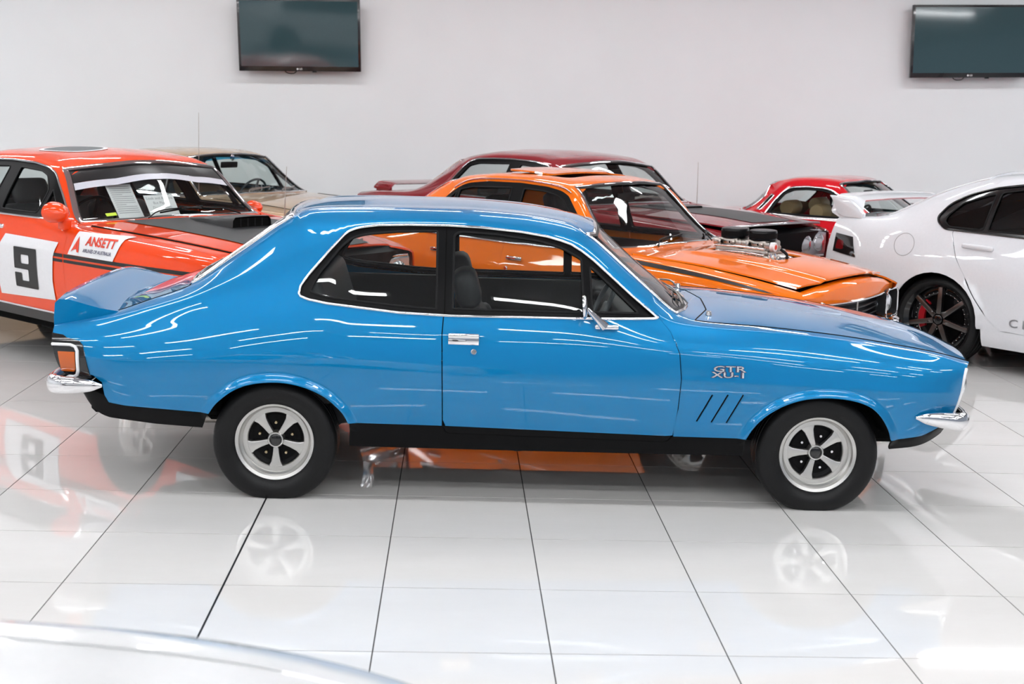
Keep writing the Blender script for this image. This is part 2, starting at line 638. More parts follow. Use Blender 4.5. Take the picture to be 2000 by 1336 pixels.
    def endcap(self, name, m, parent, end, s0, s1, inset=0.0, bulge=0.0, d=0.04, shrink=1.0):
        t = self.XA if end < 0 else self.XB
        s = np.linspace(s0, s1, 60)
        E = self.at(np.full(60, t), s)
        full = np.vstack([E, (E * (1, -1, 1))[::-1]])
        q = full[:, 1:]
        zc = q[:, 1].mean()
        q = np.stack([q[:, 0] * shrink, zc + (q[:, 1] - zc) * shrink], 1)
        keep = [0]
        for i in range(1, len(q)):
            if np.linalg.norm(q[i] - q[keep[-1]]) > 2e-3: keep.append(i)
        if np.linalg.norm(q[keep[-1]] - q[keep[0]]) < 2e-3: keep.pop()
        q = q[keep]
        pts = list(map(tuple, q)); n = len(pts)
        edges = [(i, (i + 1) % n) for i in range(n)]
        lo, hi = q.min(0), q.max(0)
        X, Y = np.meshgrid(np.arange(lo[0], hi[0], d), np.arange(lo[1], hi[1], d))
        g = np.stack([X.ravel(), Y.ravel()], 1); g = g[in_poly(g, q)]; g = g[seg_dist(g, q) > d * 0.5]
        pts += list(map(tuple, g))
        vv, ee, ff, _, _, _ = delaunay_2d_cdt([Vector((float(a), float(b))) for a, b in pts], edges, [], 0, 1e-6)
        vv = np.array([(v.x, v.y) for v in vv]); ff = np.array([f for f in ff if len(f) == 3])
        ff = ff[in_poly(vv[ff].mean(1), q)]
        o_ = np.argsort(E[:, 2])
        xe = np.interp(vv[:, 1], E[o_, 2], E[o_, 0]); ye = np.interp(vv[:, 1], E[o_, 2], np.abs(E[o_, 1]))
        x = xe - end * inset + end * bulge * (1 - np.clip(np.abs(vv[:, 0]) / (ye + 1e-6), 0, 1) ** 2)
        V = np.stack([x, vv[:, 0], vv[:, 1]], 1)
        return autosmooth(mesh_obj(name, V, ff, m, parent), 40)

    def top(self, front, rear):
        """full-width outline from front and rear chains of (x, s), each from the side to the centre line"""
        def tx(ch): return [(np.interp(x, self.raw(self.t, np.full(self.nt, s))[:, 0], self.t), s) for x, s in ch]
        def fill(pts, n=8):
            o = []
            for (a, b), (c, d_) in zip(pts[:-1], pts[1:]):
                for j in range(n): o.append((a + (c - a) * j / n, b + (d_ - b) * j / n))
            return o + [pts[-1]]
        right = fill(tx(rear))[::-1] + fill(tx(front))
        q = right + [(a, self.S - s) for a, s in right[::-1]]
        o = [q[0]]
        for p in q[1:]:
            if abs(p[0] - o[-1][0]) + abs(p[1] - o[-1][1]) > 1e-4: o.append(p)
        return np.array(o)

def flare(poly, amp, width, y_min=0.4):
    q = np.asarray(poly, float)
    def f(P):
        sel = np.abs(P[:, 1]) > y_min
        if not sel.any(): return P
        X = P[sel][:, [0, 2]]
        lo, hi = q.min(0) - width, q.max(0) + width
        near = ((X >= lo) & (X <= hi)).all(1)
        if not near.any(): return P
        d = np.full(len(X), 9.0)
        d[near] = seg_dist(X[near], q, False)
        ins = np.zeros(len(X), bool); ins[near] = in_poly(X[near], q)
        d[ins] = 0
        u = np.clip(1 - d / width, 0, 1)
        a = amp * u * u * (3 - 2 * u)
        P = P.copy()
        idx = np.where(sel)[0]
        P[idx, 1] += np.sign(P[idx, 1]) * a
        return P
    return f

def text_mesh(txt, size, font_shear=0.0, bold=0.0, space=1.0, align='CENTER'):
    cu = bpy.data.curves.new('t', 'FONT')
    cu.body = txt; cu.size = size; cu.shear = font_shear; cu.offset = bold; cu.space_character = space
    cu.align_x = align; cu.align_y = 'CENTER'; cu.resolution_u = 3
    ob = bpy.data.objects.new('t', cu)
    C.objects.link(ob)
    bpy.context.view_layer.update()
    me = bpy.data.meshes.new_from_object(ob.evaluated_get(bpy.context.evaluated_depsgraph_get()))
    V = np.array([v.co[:] for v in me.vertices])[:, :2]
    F = [tuple(p.vertices) for p in me.polygons]
    bpy.data.objects.remove(ob); bpy.data.curves.remove(cu); bpy.data.meshes.remove(me)
    return V, F

def flat_text(name, txt, size, m, parent, loc, rot, bold=0.0, space=1.0, sx=1.0, shear=0.0):
    V, F = text_mesh(txt, size, shear, bold, space)
    o = mesh_obj(name, np.stack([V[:, 0] * sx, V[:, 1], V[:, 0] * 0], 1), F, m, parent, False)
    o.location = loc; o.rotation_euler = rot
    return o

# ----------------------------------------------------------------------------
# shared car pieces
# ----------------------------------------------------------------------------
def tyre_profile(R, w, rr):
    h = w / 2
    return [(rr - 0.004, h * 0.66), (rr + 0.006, h * 0.90), (rr + (R - rr) * 0.42, h * 1.03), (R - 0.035, h * 0.99), (R - 0.014, h * 0.90), (R - 0.004, h * 0.76),
            (R - 0.0005, h * 0.62), (R - 0.006, h * 0.60), (R - 0.006, h * 0.56), (R, h * 0.54), (R + 0.001, h * 0.22), (R - 0.006, h * 0.20), (R - 0.006, h * 0.15), (R + 0.001, h * 0.13),
            (R + 0.001, -h * 0.13), (R - 0.006, -h * 0.15), (R - 0.006, -h * 0.2), (R + 0.001, -h * 0.22), (R, -h * 0.62), (R - 0.014, -h * 0.9), (R - 0.035, -h * 0.99),
            (rr + (R - rr) * 0.42, -h * 1.03), (rr, -h * 0.9), (rr - 0.004, -h * 0.66)]

def prism(bm, outline, y0, y1, bevel=0.0, mi=0):
    """outline in (x,z) extruded along y"""
    a = [bm.verts.new((p[0], y0, p[1])) for p in outline]
    f = bm.faces.new(a); f.material_index = mi
    r = bmesh.ops.extrude_face_region(bm, geom=[f])
    vs = [g for g in r['geom'] if isinstance(g, bmesh.types.BMVert)]
    for v in vs: v.co.y = y1
    if bevel > 0:
        es = [e for e in {e for v in vs for e in v.link_edges} if all(abs(v.co.y - y1) < 1e-6 for v in e.verts)]
        bmesh.ops.bevel(bm, geom=es, offset=bevel, segments=2, profile=0.5, affect='EDGES')

def wheel(parent, x, ycen, zc, R, w, rr, style, side=-1, rot=0.0, lug=M_CHROME):
    """one wheel: the rim is the part; tyre, centre cap and lug nuts hang from it. Outer face towards y*side."""
    h = w / 2
    bm = bmesh.new()
    o_mat = [M_SATIN, M_GLOSSBLACK, M_STEEL, M_BLACK]
    if style == 'seven': o_mat = [mat('graphite_alloy', (0.17, 0.16, 0.155), 0.34, 1.0), M_GLOSSBLACK, M_STEEL, M_BLACK]
    ro = rr + 0.008
    prof = [(ro - 0.012, -h * 0.8), (ro, -h * 0.82), (ro - 0.02, -h * 0.6), (rr * 0.86, -h * 0.5), (rr * 0.84, h * 0.30), (rr * 0.86, h * 0.52), (ro - 0.024, h * 0.62), (ro - 0.020, h * 0.80), (ro - 0.006, h * 0.86), (ro, h * 0.80)]
    if style == 'seven':
        prof = [(ro - 0.012, -h * 0.8), (ro, -h * 0.82), (rr * 0.93, -h * 0.6), (rr * 0.92, h * 0.62), (ro - 0.012, h * 0.80), (ro - 0.004, h * 0.88), (ro, h * 0.80)]
    V, F = lathe([(r, a) for r, a in prof], 56)
    vs = [bm.verts.new(v) for v in V]
    for f in F:
        fc = bm.faces.new([vs[i] for i in f]); fc.material_index = 0 if style != 'seven' else 1
    # dish behind the spokes
    V, F = lathe([(rr * 0.85, h * 0.10), (rr * 0.7, h * 0.14), (rr * 0.62, h * 0.04), (rr * 0.35, h * 0.06), (0.001, h * 0.06)], 40)
    vs = [bm.verts.new(v) for v in V]
    for f in F:
        fc = bm.faces.new([vs[i] for i in f]); fc.material_index = 3
    n = {'five': 5, 'seven': 7, 'steel': 5}[style]
    for k in range(n):
        a = rot + 2 * math.pi * k / n + math.pi / 2
        ca, sa = math.cos(a), math.sin(a)
        def P(r, t): return (r * ca - t * sa, r * sa + t * ca)
        if style == 'five':
            o = [P(rr * 0.17, -rr * 0.062), P(rr * 0.42, -rr * 0.088), P(rr * 0.60, -rr * 0.122), P(rr * 0.715, -rr * 0.185), P(rr * 0.80, 0), P(rr * 0.715, rr * 0.185), P(rr * 0.60, rr * 0.122), P(rr * 0.42, rr * 0.088), P(rr * 0.17, rr * 0.062)]
            prism(bm, o, h * 0.12, h * 0.40, 0.004)
        elif style == 'seven':
            o = [P(rr * 0.16, -rr * 0.075), P(rr * 0.93, -rr * 0.062), P(rr * 0.95, 0), P(rr * 0.93, rr * 0.062), P(rr * 0.16, rr * 0.075)]
            prism(bm, o, h * 0.35, h * 0.62, 0.004)
    if style == 'five':
        V, F = lathe([(rr * 0.86, h * 0.12), (rr * 0.86, h * 0.40), (rr * 0.74, h * 0.41), (rr * 0.72, h * 0.36), (rr * 0.715, h * 0.08)], 56)
        vs = [bm.verts.new(v) for v in V]
        for f in F: bm.faces.new([vs[i] for i in f])
        V, F = lathe([(rr * 0.225, h * 0.10), (rr * 0.215, h * 0.42), (rr * 0.195, h * 0.50), (rr * 0.165, h * 0.51), (rr * 0.15, h * 0.42)], 32)
        vs = [bm.verts.new(v) for v in V]
        for f in F: bm.faces.new([vs[i] for i in f])
    if side < 0:
        for v in bm.verts: v.co.y *= -1
    o = bm_obj('wheel', bm, o_mat, parent, 30)
    o.location = (x, ycen, zc)
    V, F = lathe(tyre_profile(R, w, rr), 72)
    V = np.array(V)
    low = V[:, 2] < -zc + 0.02
    V[:, 1] *= np.where(V[:, 2] < -zc + 0.06, 1.03, 1.0)
    hh = V[:, 2] + zc; V[:, 2] = np.maximum(-zc, -zc - .002 + .5 * (hh + np.sqrt(hh * hh + .012 ** 2)) - .004)
    V[:, 1] *= side
    if side < 0: F = [f[::-1] for f in F]
    ty = autosmooth(mesh_obj('tyre', V, [f[::-1] for f in F], M_TYRE, o), 50)
    capr = rr * (0.15 if style == 'five' else 0.13)
    cp = lathe_obj('centre_cap', [(0.0001, h * 0.46), (capr * 0.7, h * 0.46), (capr, h * 0.42), (capr, h * 0.3)], M_GLOSSBLACK, o, n=24)
    if style == 'seven': cp.location.y = side * h * 0.2
    if side < 0: cp.scale.y = -1
    if style in ('five', 'seven'):
        rl = rr * (0.44 if style == 'five' else 0.27); hh = h * (0.14 if style == 'five' else 0.62); sz = rr * (0.042 if style == 'five' else 0.03)
        for k in range(5):
            a = rot + math.pi / 2 + 2 * math.pi * (k + 0.5) / 5
            bmn = bmesh.new()
            vv, f2 = lathe([(0.0001, hh + 0.02), (sz * 0.8, hh + 0.02), (sz, hh + 0.016), (sz, hh)], 8)
            vs = [bmn.verts.new((p[0], p[1] * side, p[2])) for p in vv]
            for f in f2: bmn.faces.new([vs[i] for i in f])
            ln = bm_obj('lug_nut', bmn, lug, o)
            ln.location = (rl * math.cos(a), 0, rl * math.sin(a))
    return o

def wheel_wells(parent, specs, y_out, depth=0.30):
    for (x, zc, poly) in specs:
        q = np.asarray(poly, float)
        for sd in (-1, 1):
            V, F = [], []
            n = len(q)
            for p in q:
                c = np.array([x, zc]); o = c + (p - c) * 1.03
                V.append((o[0], sd * (y_out - 0.015), o[1])); V.append((o[0], sd * (y_out - depth), o[1]))
            for i in range(n - 1): F.append((2 * i, 2 * i + 1, 2 * i + 3, 2 * i + 2))
            F.append(tuple(2 * i + 1 for i in range(n)))
            mesh_obj('wheel_well', V, F, M_DARK, parent, False)

def soft_box(name, m, parent, loc, size, rot=(0, 0, 0), bevel=0.04, seg=3):
    bm = bmesh.new()
    add_box(bm, (0, 0, 0), size, None, bevel, seg)
    o = bm_obj(name, bm, m, parent, 60)
    o.location = loc; o.rotation_euler = rot
    return o

def seat(parent, x, y, z, m, w=0.5, tilt=0.28, head=True, name='front_seat', hm=None, round_head=False, hb=0.58):
    """cushion + backrest (faces +x); headrest as sub-part"""
    bm = bmesh.new()
    add_box(bm, (x + 0.02, y, z + 0.07), (0.52, w, 0.17), (0, -0.12, 0), 0.05, 3)
    add_box(bm, (x - 0.27 - math.sin(tilt) * hb / 2, y, z + 0.1 + hb / 2), (0.13, w, hb), (0, -tilt, 0), 0.055, 3)
    add_box(bm, (x - 0.22 - math.sin(tilt) * hb / 2, y - w * 0.40, z + 0.1 + hb / 2 - 0.05), (0.14, 0.09, hb * 0.75), (0, -tilt, 0), 0.04, 3)
    add_box(bm, (x - 0.22 - math.sin(tilt) * hb / 2, y + w * 0.40, z + 0.1 + hb / 2 - 0.05), (0.14, 0.09, hb * 0.75), (0, -tilt, 0), 0.04, 3)
    o = bm_obj(name, bm, m, parent, 60)
    if head:
        xx = x - 0.27 - math.sin(tilt) * (hb + 0.08); zz = z + 0.13 + hb * math.cos(tilt) + 0.07
        if round_head:
            V, F = lathe([(0.0001, -0.12), (0.070, -0.118), (0.078, -0.107), (0.078, 0.107), (0.070, 0.118), (0.0001, 0.12)], 28)
            h = autosmooth(mesh_obj('headrest', V, F, hm or m, o), 40); h.location = (xx, y, zz)
        else:
            soft_box('headrest', hm or m, o, (xx, y, zz), (0.12, 0.27, 0.19), (0, -tilt, 0), 0.05)
    return o

def steering_wheel(parent, x, y, z, r=0.185, tilt=0.45, m=M_BLACK):
    bm = bmesh.new()
    P = [(r * math.cos(a), r * math.sin(a), 0) for a in np.linspace(0, 2 * math.pi, 36, endpoint=False)]
    V, F = sweep(P, 0.012, 0.012, None, True, 8)
    vs = [bm.verts.new(v) for v in V]
    for f in F: bm.faces.new([vs[i] for i in f])
    for a in (0.0, math.pi, -math.pi / 2):
        add_box(bm, (r * 0.5 * math.cos(a), r * 0.5 * math.sin(a), -0.02), (r, 0.03, 0.008), (0, 0, a), 0.002, 1)
    add_box(bm, (0, 0, -0.02), (0.1, 0.1, 0.03), None, 0.014, 2)
    add_box(bm, (0, 0, -0.15), (0.05, 0.05, 0.26), None, 0.01, 1)
    o = bm_obj('steering_wheel', bm, m, parent, 45)
    o.location = (x, y, z); o.rotation_euler = (0, -(math.pi / 2 - tilt), 0)
    # face the rear (-x), tilted up
    return o
# ----------------------------------------------------------------------------
# the room
# ----------------------------------------------------------------------------
def room():
    T, X0, Y0 = 0.6, -0.249, 4.182
    x0, x1, y1 = -11.0, 13.0, WALL_Y
    grout = mat('dark_grout', (.05, .048, .046), .8)
    tilem = bpy.data.materials.new('polished_tile'); tilem.use_nodes = True
    nt = tilem.node_tree; b = nt.nodes['Principled BSDF']
    oi = nt.nodes.new('ShaderNodeObjectInfo'); geo = nt.nodes.new('ShaderNodeNewGeometry')
    n1 = nt.nodes.new('ShaderNodeTexNoise'); n1.inputs['Scale'].default_value = 2.2; n1.inputs['Detail'].default_value = 6
    n2 = nt.nodes.new('ShaderNodeTexNoise'); n2.inputs['Scale'].default_value = 14; n2.inputs['Detail'].default_value = 4
    mp = nt.nodes.new('ShaderNodeMapping'); mp.inputs['Scale'].default_value = (1, 3, 1)
    nt.links.new(geo.outputs['Position'], mp.inputs[0]); nt.links.new(mp.outputs[0], n1.inputs['Vector']); nt.links.new(mp.outputs[0], n2.inputs['Vector'])
    mx = nt.nodes.new('ShaderNodeMix'); mx.data_type = 'RGBA'
    mx.inputs[6].default_value = (.655, .640, .622, 1); mx.inputs[7].default_value = (.705, .692, .678, 1)
    ad = nt.nodes.new('ShaderNodeMath'); ad.operation = 'ADD'
    m1 = nt.nodes.new('ShaderNodeMath'); m1.operation = 'MULTIPLY'; m1.inputs[1].default_value = .35
    nt.links.new(n2.outputs['Fac'], m1.inputs[0]); nt.links.new(n1.outputs['Fac'], ad.inputs[0]); nt.links.new(m1.outputs[0], ad.inputs[1])
    sb = nt.nodes.new('ShaderNodeMath'); sb.operation = 'SUBTRACT'; sb.inputs[1].default_value = .18
    nt.links.new(ad.outputs[0], sb.inputs[0]); nt.links.new(sb.outputs[0], mx.inputs[0])
    nt.links.new(mx.outputs[2], b.inputs['Base Color'])
    b.inputs['Roughness'].default_value = .035
    b.inputs['Specular IOR Level'].default_value = .55
    # floor slab (grout bed) with the tiles as its parts
    bm = bmesh.new(); add_box(bm, ((x0 + x1) / 2, (y1 - 9) / 2, -.062), (x1 - x0, y1 + 9, .12))
    floor = bm_obj('floor', bm, grout); floor['kind'] = 'structure'
    def tile_bm(bm, cx, cy, w=T):
        g, bv = .0022, .0003
        a, c = w / 2 - g, T / 2 - g
        v = [bm.verts.new((cx + sx * (a - i * bv), cy + sy * (c - i * bv), z)) for i, z in ((0, -.0025), (1, -.0)) for sx, sy in ((-1, -1), (1, -1), (1, 1), (-1, 1))]
        bm.faces.new(v[4:])
        for k in range(4):
            bm.faces.new([v[k], v[(k + 1) % 4], v[4 + (k + 1) % 4], v[4 + k]])
    bm = bmesh.new(); tile_bm(bm, 0, 0)
    me = bpy.data.meshes.new('tile'); bm.to_mesh(me); bm.free(); me.materials.append(tilem)
    bmr = bmesh.new()
    n = 0
    for j in range(-22, 20):
        for i in range(-19, 23):
            cx, cy = X0 + (i + .5) * T, Y0 + (j + .5) * T
            if cy - T / 2 > y1 or cx < x0 or cx > x1 or cy < -9: continue
            vis = (-2 <= j <= 9) and abs(cx - cy * .045) < .40 * cy + .5
            if vis and n < 290:
                o = bpy.data.objects.new('tile', me); C.objects.link(o); o.parent = floor; o.location = (cx, cy, 0); n += 1
            else: tile_bm(bmr, cx, cy)
    rest = bm_obj('tile_field', bmr, tilem, floor); rest['kind'] = 'stuff'
    bm = bmesh.new(); add_box(bm, (X0 - T, 4.5, -.0009), (.008, 6.6, .0024))
    bm_obj('expansion_joint', bm, M_RUBBER, floor)
    wm = mat('wall_paint', (.825, .845, .86), .55, spec=.3, bscale=1.2)
    bm = bmesh.new(); add_box(bm, ((x0 + x1) / 2, y1 + .1, CEIL_Z / 2), (x1 - x0, .2, CEIL_Z + .2))
    w = bm_obj('wall_back', bm, wm); w['kind'] = 'structure'
    bm = bmesh.new(); add_box(bm, (x0 - .1, (y1 - 9) / 2, CEIL_Z / 2), (.2, y1 + 9, CEIL_Z + .2))
    w = bm_obj('wall_left', bm, wm); w['kind'] = 'structure'
    bm = bmesh.new(); add_box(bm, ((x0 + x1) / 2, (y1 - 9) / 2, CEIL_Z + .1), (x1 - x0, y1 + 9, .2))
    w = bm_obj('ceiling', bm, mat('ceiling_paint', (.36, .36, .37), .85)); w['kind'] = 'structure'
    bm = bmesh.new(); add_box(bm, ((x0 + x1) / 2, y1 - .012, .05), (x1 - x0, .02, .10), None, .004, 1)
    w = bm_obj('baseboard_back', bm, mat('white_skirting', (.75, .74, .73), .4)); w['kind'] = 'structure'
    # ceiling battens
    k = 0
    lamp = mat('fluorescent_tube', (1, 1, 1), .5, emit=(.97, .985, 1.0), estr=27.0)
    case = mat('batten_case', (.8, .8, .8), .4)
    rows = [-7.0, -4.4, -1.8, 1.35, 2.55, 5.3, 8.0, 10.6, 13.1]
    for r, y in enumerate(rows):
        for c, x in enumerate((-8.59, -6.19, -3.79, -1.39, 1.01, 3.41, 5.81, 8.21)):
            x += .7 * (r % 2) if r not in (3, 4) else 0
            root = empty('ceiling_light', (x, y, CEIL_Z))
            tag(root, 'white fluorescent batten fixed to the ceiling above the cars, out of frame', 'ceiling light', 'fluorescent battens on the ceiling')
            bm = bmesh.new(); add_box(bm, (0, 0, -.03), (1.56, .24, .06), None, .01, 1); bm_obj('housing', bm, case, root)
            bm = bmesh.new(); add_box(bm, (0, 0, -.072), (1.5, .19, .024), None, .008, 1); bm_obj('diffuser', bm, lamp, root)
room()
# ----------------------------------------------------------------------------
# blue two-door coupe
# ----------------------------------------------------------------------------
def car_root(name, X, Y, hd, label, group=None):
    e = empty(name, (X, Y, 0), math.radians(hd))
    tag(e, label, 'car', group)
    return e

def build_blue():
    root = car_root('coupe', -0.812, 6.655, -0.95, 'metallic blue two-door fastback coupe with black sills parked side-on in front')
    PAINT = mat('blue_metallic', (0.002, 0.186, 0.428), 0.40, 0.40, coat=1.0, coat_rough=0.012, flake=0.05, bscale=900, spec=.05)
    L = [
        # 0 lowest edge
        [(-.875, .70, .49), (-.83, .71, .405), (-.78, .715, .362), (-.53, .72, .333), (-.32, .72, .321), (0, .725, .29), (.35, .73, .252), (1.2, .735, .250), (2.17, .73, .25), (2.6, .72, .28), (2.86, .715, .295), (3.0, .70, .308), (3.12, .66, .37)],
        # 1 paint edge
        [(-.90, .72, .53), (-.80, .745, .47), (-.70, .765, .43), (-.28, .775, .403), (.36, .78, .374), (.77, .78, .370), (1.8, .78, .347), (2.17, .78, .344), (2.86, .77, .352), (3.0, .75, .37), (3.10, .715, .415), (3.155, .68, .45)],
        # 2
        [(-.96, .715, .585), (-.75, .775, .53), (-.2, .798, .53), (.8, .802, .50), (1.8, .80, .48), (2.3, .80, .475), (2.85, .785, .46), (3.05, .755, .47), (3.17, .685, .49)],
        # 3 waist crease
        [(-.985, .715, .65), (-.75, .775, .64), (-.2, .803, .655), (.77, .812, .629), (1.32, .812, .610), (1.86, .81, .612), (2.26, .81, .605), (2.9, .79, .585), (3.08, .755, .575), (3.19, .685, .57)],
        # 4 shoulder, belt under the glass
        [(-1.0, .69, .725), (-.8, .73, .745), (-.4, .755, .80), (0, .773, .815), (.3, .782, .812), (.8, .783, .803), (1.4, .783, .798), (1.8, .783, .785), (2.26, .776, .760), (2.8, .755, .73), (3.05, .73, .695), (3.2, .685, .66)],
        # 5 gutter, A-pillar outer edge, fender top; C-pillar behind
        [(-1.005, .645, .765), (-.8, .68, .80), (-.55, .695, .868), (-.35, .697, .935), (-.1, .668, 1.035), (.12, .640, 1.135), (.30, .605, 1.225), (.40, .585, 1.252), (.55, .575, 1.266), (.78, .572, 1.271), (.94, .573, 1.266), (1.12, .575, 1.25),
         (1.29, .585, 1.222), (1.39, .595, 1.190), (1.50, .625, 1.107), (1.63, .665, .993), (1.72, .695, .918), (1.80, .715, .872), (1.95, .722, .853), (2.26, .725, .836), (2.6, .715, .805), (2.88, .700, .766), (3.10, .685, .728), (3.215, .665, .694)],
        # 6 deck edge, rear-window edge, roof shoulder, windscreen edge, bonnet edge
        [(-1.015, .60, .768), (-.8, .61, .812), (-.56, .605, .896), (-.38, .595, .966), (-.27, .58, 1.045), (-.10, .55, 1.168), (.03, .52, 1.262), (.10, .50, 1.295), (.2, .49, 1.310), (.5, .485, 1.318), (.8, .485, 1.318), (1.1, .49, 1.304), (1.3, .495, 1.278), (1.41, .505, 1.247), (1.46, .515, 1.212), (1.6, .565, 1.093), (1.75, .62, .965), (1.83, .645, .898), (1.88, .655, .876),
         (1.96, .655, .864), (2.26, .655, .846), (2.6, .65, .815), (2.88, .64, .776), (3.1, .63, .738), (3.24, .61, .700)],
        # 7
        [(-1.02, .32, .775), (-.8, .33, .832), (-.56, .33, .908), (-.41, .325, .966), (-.31, .32, 1.045), (-.13, .30, 1.175), (.01, .285, 1.275), (.08, .28, 1.305), (.2, .275, 1.322), (.5, .27, 1.333), (.83, .27, 1.334), (1.1, .27, 1.322), (1.33, .275, 1.293), (1.47, .28, 1.257), (1.53, .285, 1.215), (1.68, .31, 1.085), (1.84, .335, .957), (1.92, .345, .892), (1.97, .35, .878),
         (2.2, .35, .872), (2.5, .35, .850), (2.8, .34, .812), (3.0, .33, .775), (3.2, .32, .737), (3.31, .315, .695)],
        # 8 centre line
        [(-1.024, 0, .778), (-.8, 0, .840), (-.56, 0, .912), (-.42, 0, .966), (-.32, 0, 1.045), (-.14, 0, 1.176), (.0, 0, 1.278), (.07, 0, 1.309), (.2, 0, 1.328), (.5, 0, 1.340), (.83, 0, 1.341), (1.1, 0, 1.329), (1.35, 0, 1.298), (1.49, 0, 1.262), (1.55, 0, 1.220), (1.70, 0, 1.09), (1.87, 0, .957), (1.95, 0, .893), (2.0, 0, .882),
         (2.2, 0, .878), (2.5, 0, .856), (2.8, 0, .820), (3.0, 0, .785), (3.22, 0, .742), (3.335, 0, .692)],
    ]
    B = Body(L, sharp={1: .6, 3: .55, 4: .0, 5: [(-1, .5), (-.3, .1), (.15, .1), (.35, 1), (1.8, 1), (2.0, .9), (3.3, .8)], 6: [(-1, .9), (-.4, .9), (.05, .9), (.12, .2), (1.35, .2), (1.45, .9), (1.8, .9), (1.95, .6), (3.3, .6)]}, nt=300, ms=8, sm=(5, 6, 9, 9, 10, 3.0, 2.0, 1.5, 1.4))
    rear_arch = [(-.285, .30), (-.279, .401), (-.250, .444), (-.218, .476), (-.175, .510), (-.128, .535), (-.085, .549), (-.039, .557), (.006, .561), (.051, .561), (.096, .556), (.141, .546), (.190, .529), (.231, .509), (.268, .484), (.298, .456), (.324, .428), (.342, .400), (.354, .372), (.36, .30)]
    front_arch = [(2.165, .30), (2.171, .347), (2.192, .388), (2.218, .425), (2.257, .464), (2.305, .497), (2.348, .519), (2.392, .535), (2.44, .546), (2.489, .552), (2.545, .553), (2.602, .549), (2.65, .541), (2.693, .529), (2.733, .511), (2.765, .487), (2.793, .458), (2.815, .426), (2.835, .388), (2.847, .349), (2.85, .29)]
    rear_arch = [tuple(p) for p in spline(np.array(rear_arch[1:-1])[::1], 3)]
    front_arch = [tuple(p) for p in spline(np.array(front_arch[1:-1]), 3)]
    B.deforms = [flare(rear_arch, .020, .042), flare(front_arch, .020, .042)]
    RA = B.side(rear_arch + [(.36, .2), (-.285, .2)], .03)
    FA = B.side(front_arch + [(2.85, .2), (2.165, .2)], .03)
    RA = np.vstack([B.find(densify(rear_arch, .02, False)), [(.356, -.2), (-.281, -.2)]])
    FA = np.vstack([B.find(densify(front_arch, .02, False)), [(2.849, -.2), (2.169, -.2)]])
    XA, XB = B.XA, B.XB
    def rings(arch, dists):
        p = np.array(arch); t = np.gradient(p, axis=0); n = np.stack([-t[:, 1], t[:, 0]], 1); n /= np.linalg.norm(n, axis=1)[:, None]
        q = np.vstack([p + n * dd for dd in dists])
        return B.find(q)
    RD = (.006, .012, .018, .024, .030, .036, .042, .050)
    # side opening
    dlo = [(.121, .955), (.128, .990), (.158, 1.034), (.250, 1.146), (.310, 1.213), (.330, 1.229), (.368, 1.246), (.465, 1.259), (.60, 1.264), (.774, 1.266), (.934, 1.261), (1.123, 1.245), (1.24, 1.228), (1.30, 1.213), (1.352, 1.196), (1.40, 1.168), (1.455, 1.128), (1.53, 1.064), (1.63, .978), (1.752, .881),
           (1.41, .879), (1.131, .879), (.97, .877), (.806, .876), (.574, .884), (.389, .902), (.250, .916), (.165, .931), (.130, .943)]
    DLO = B.side(dlo, .03, smax=5.0)
    g = .0025
    # --- doors, fenders, quarters ------------------------------------------------
    dr = [(.792, .338), (.780, .40), (.777, .544), (.770, .80), (.775, .873)]
    df = [(1.818, .318), (1.838, .40), (1.852, .476), (1.859, .619), (1.847, .737), (1.806, .83), (1.757, .885)]
    def sh(p, dx): return [(x + dx, z) for x, z in p]
    door_poly = B.poly(*[(x, max(z, .371)) for x, z in sh(dr, g)], (.78, 's', 5), (1.70, 's', 5), *sh(df, -g)[::-1][:-2], (1.835, .352), (1.80, .349))
    door = B.panel('door', PAINT, root, door_poly, [DLO], d=.03, both=True)
    low = B.poly((.782, .370), (.796, .345), (.81, .336), (1.79, .319), (1.812, .325), (1.828, .348), (1.80, .3475))
    for dd, pl in zip(door, B.panel('door_lower_trim', M_BLACK, door[0], low, [], off=.001, d=.03, both=True)):
        pl.parent = dd
    fend = B.poly(*[(x, max(z, .346)) for x, z in sh(df, g)][1:], (1.757, 's', 5), (1.84, 's', 6), (1.95, 's', 5.97), (3.2, 's', 5.97), (3.3, 's', 6.0), (3.3, 's', 1.0), (3.10, .4155), (3.0, .370), (2.86, .353), (2.17, .345), (1.84, .347))
    # fender vents
    vent = []
    for (a, b) in (((2.005, .552), (1.940, .421)), ((2.076, .554), (2.008, .418)), ((2.146, .555), (2.077, .417))):
        a, b = np.array(a), np.array(b); dv = (a - b) / np.linalg.norm(a - b); nv = np.array([dv[1], -dv[0]]) * .0048
        vent.append([tuple(b - nv), tuple(b + nv), tuple(a + nv), tuple(a - nv)])
    fender = B.panel('front_fender', PAINT, root, fend, [FA] + [B.side(v, .02) for v in vent], d=.022, both=True, extra=rings(front_arch, RD), clear=(FA[:-2], .056))
    for v in vent:
        c = np.mean(v, 0)
        q = [tuple(c + (np.array(p) - c) * 1.25) for p in v]
        for o_, f_ in zip(B.panel('vent_slot', M_DARK, fender[0], B.side(q, .02), off=-.011, d=.03, both=True, flange=False), fender): o_.parent = f_
    quar = B.poly((.7745 - g, 's', 5), (.775 - g, .873), (.770 - g, .80), (.777 - g, .544), (.780 - g, .40), (.78 - g, .3715), (.36, .375), (-.28, .404), (-.66, .426), (-.735, .436), (-.752, .47), (-.76, .53), (-.80, .56), (-.99, .60), (XA, 's', 3.2), (XA, 's', 6), (-.4, 's', 6), (.06, 's', 6), (.12, 's', 5.6), (.20, 's', 5), (.7745 - g, 's', 5))
    quarter = B.panel('quarter_panel', PAINT, root, quar, [DLO, RA], d=.022, both=True, extra=rings(rear_arch, RD), clear=(RA[:-2], .056))
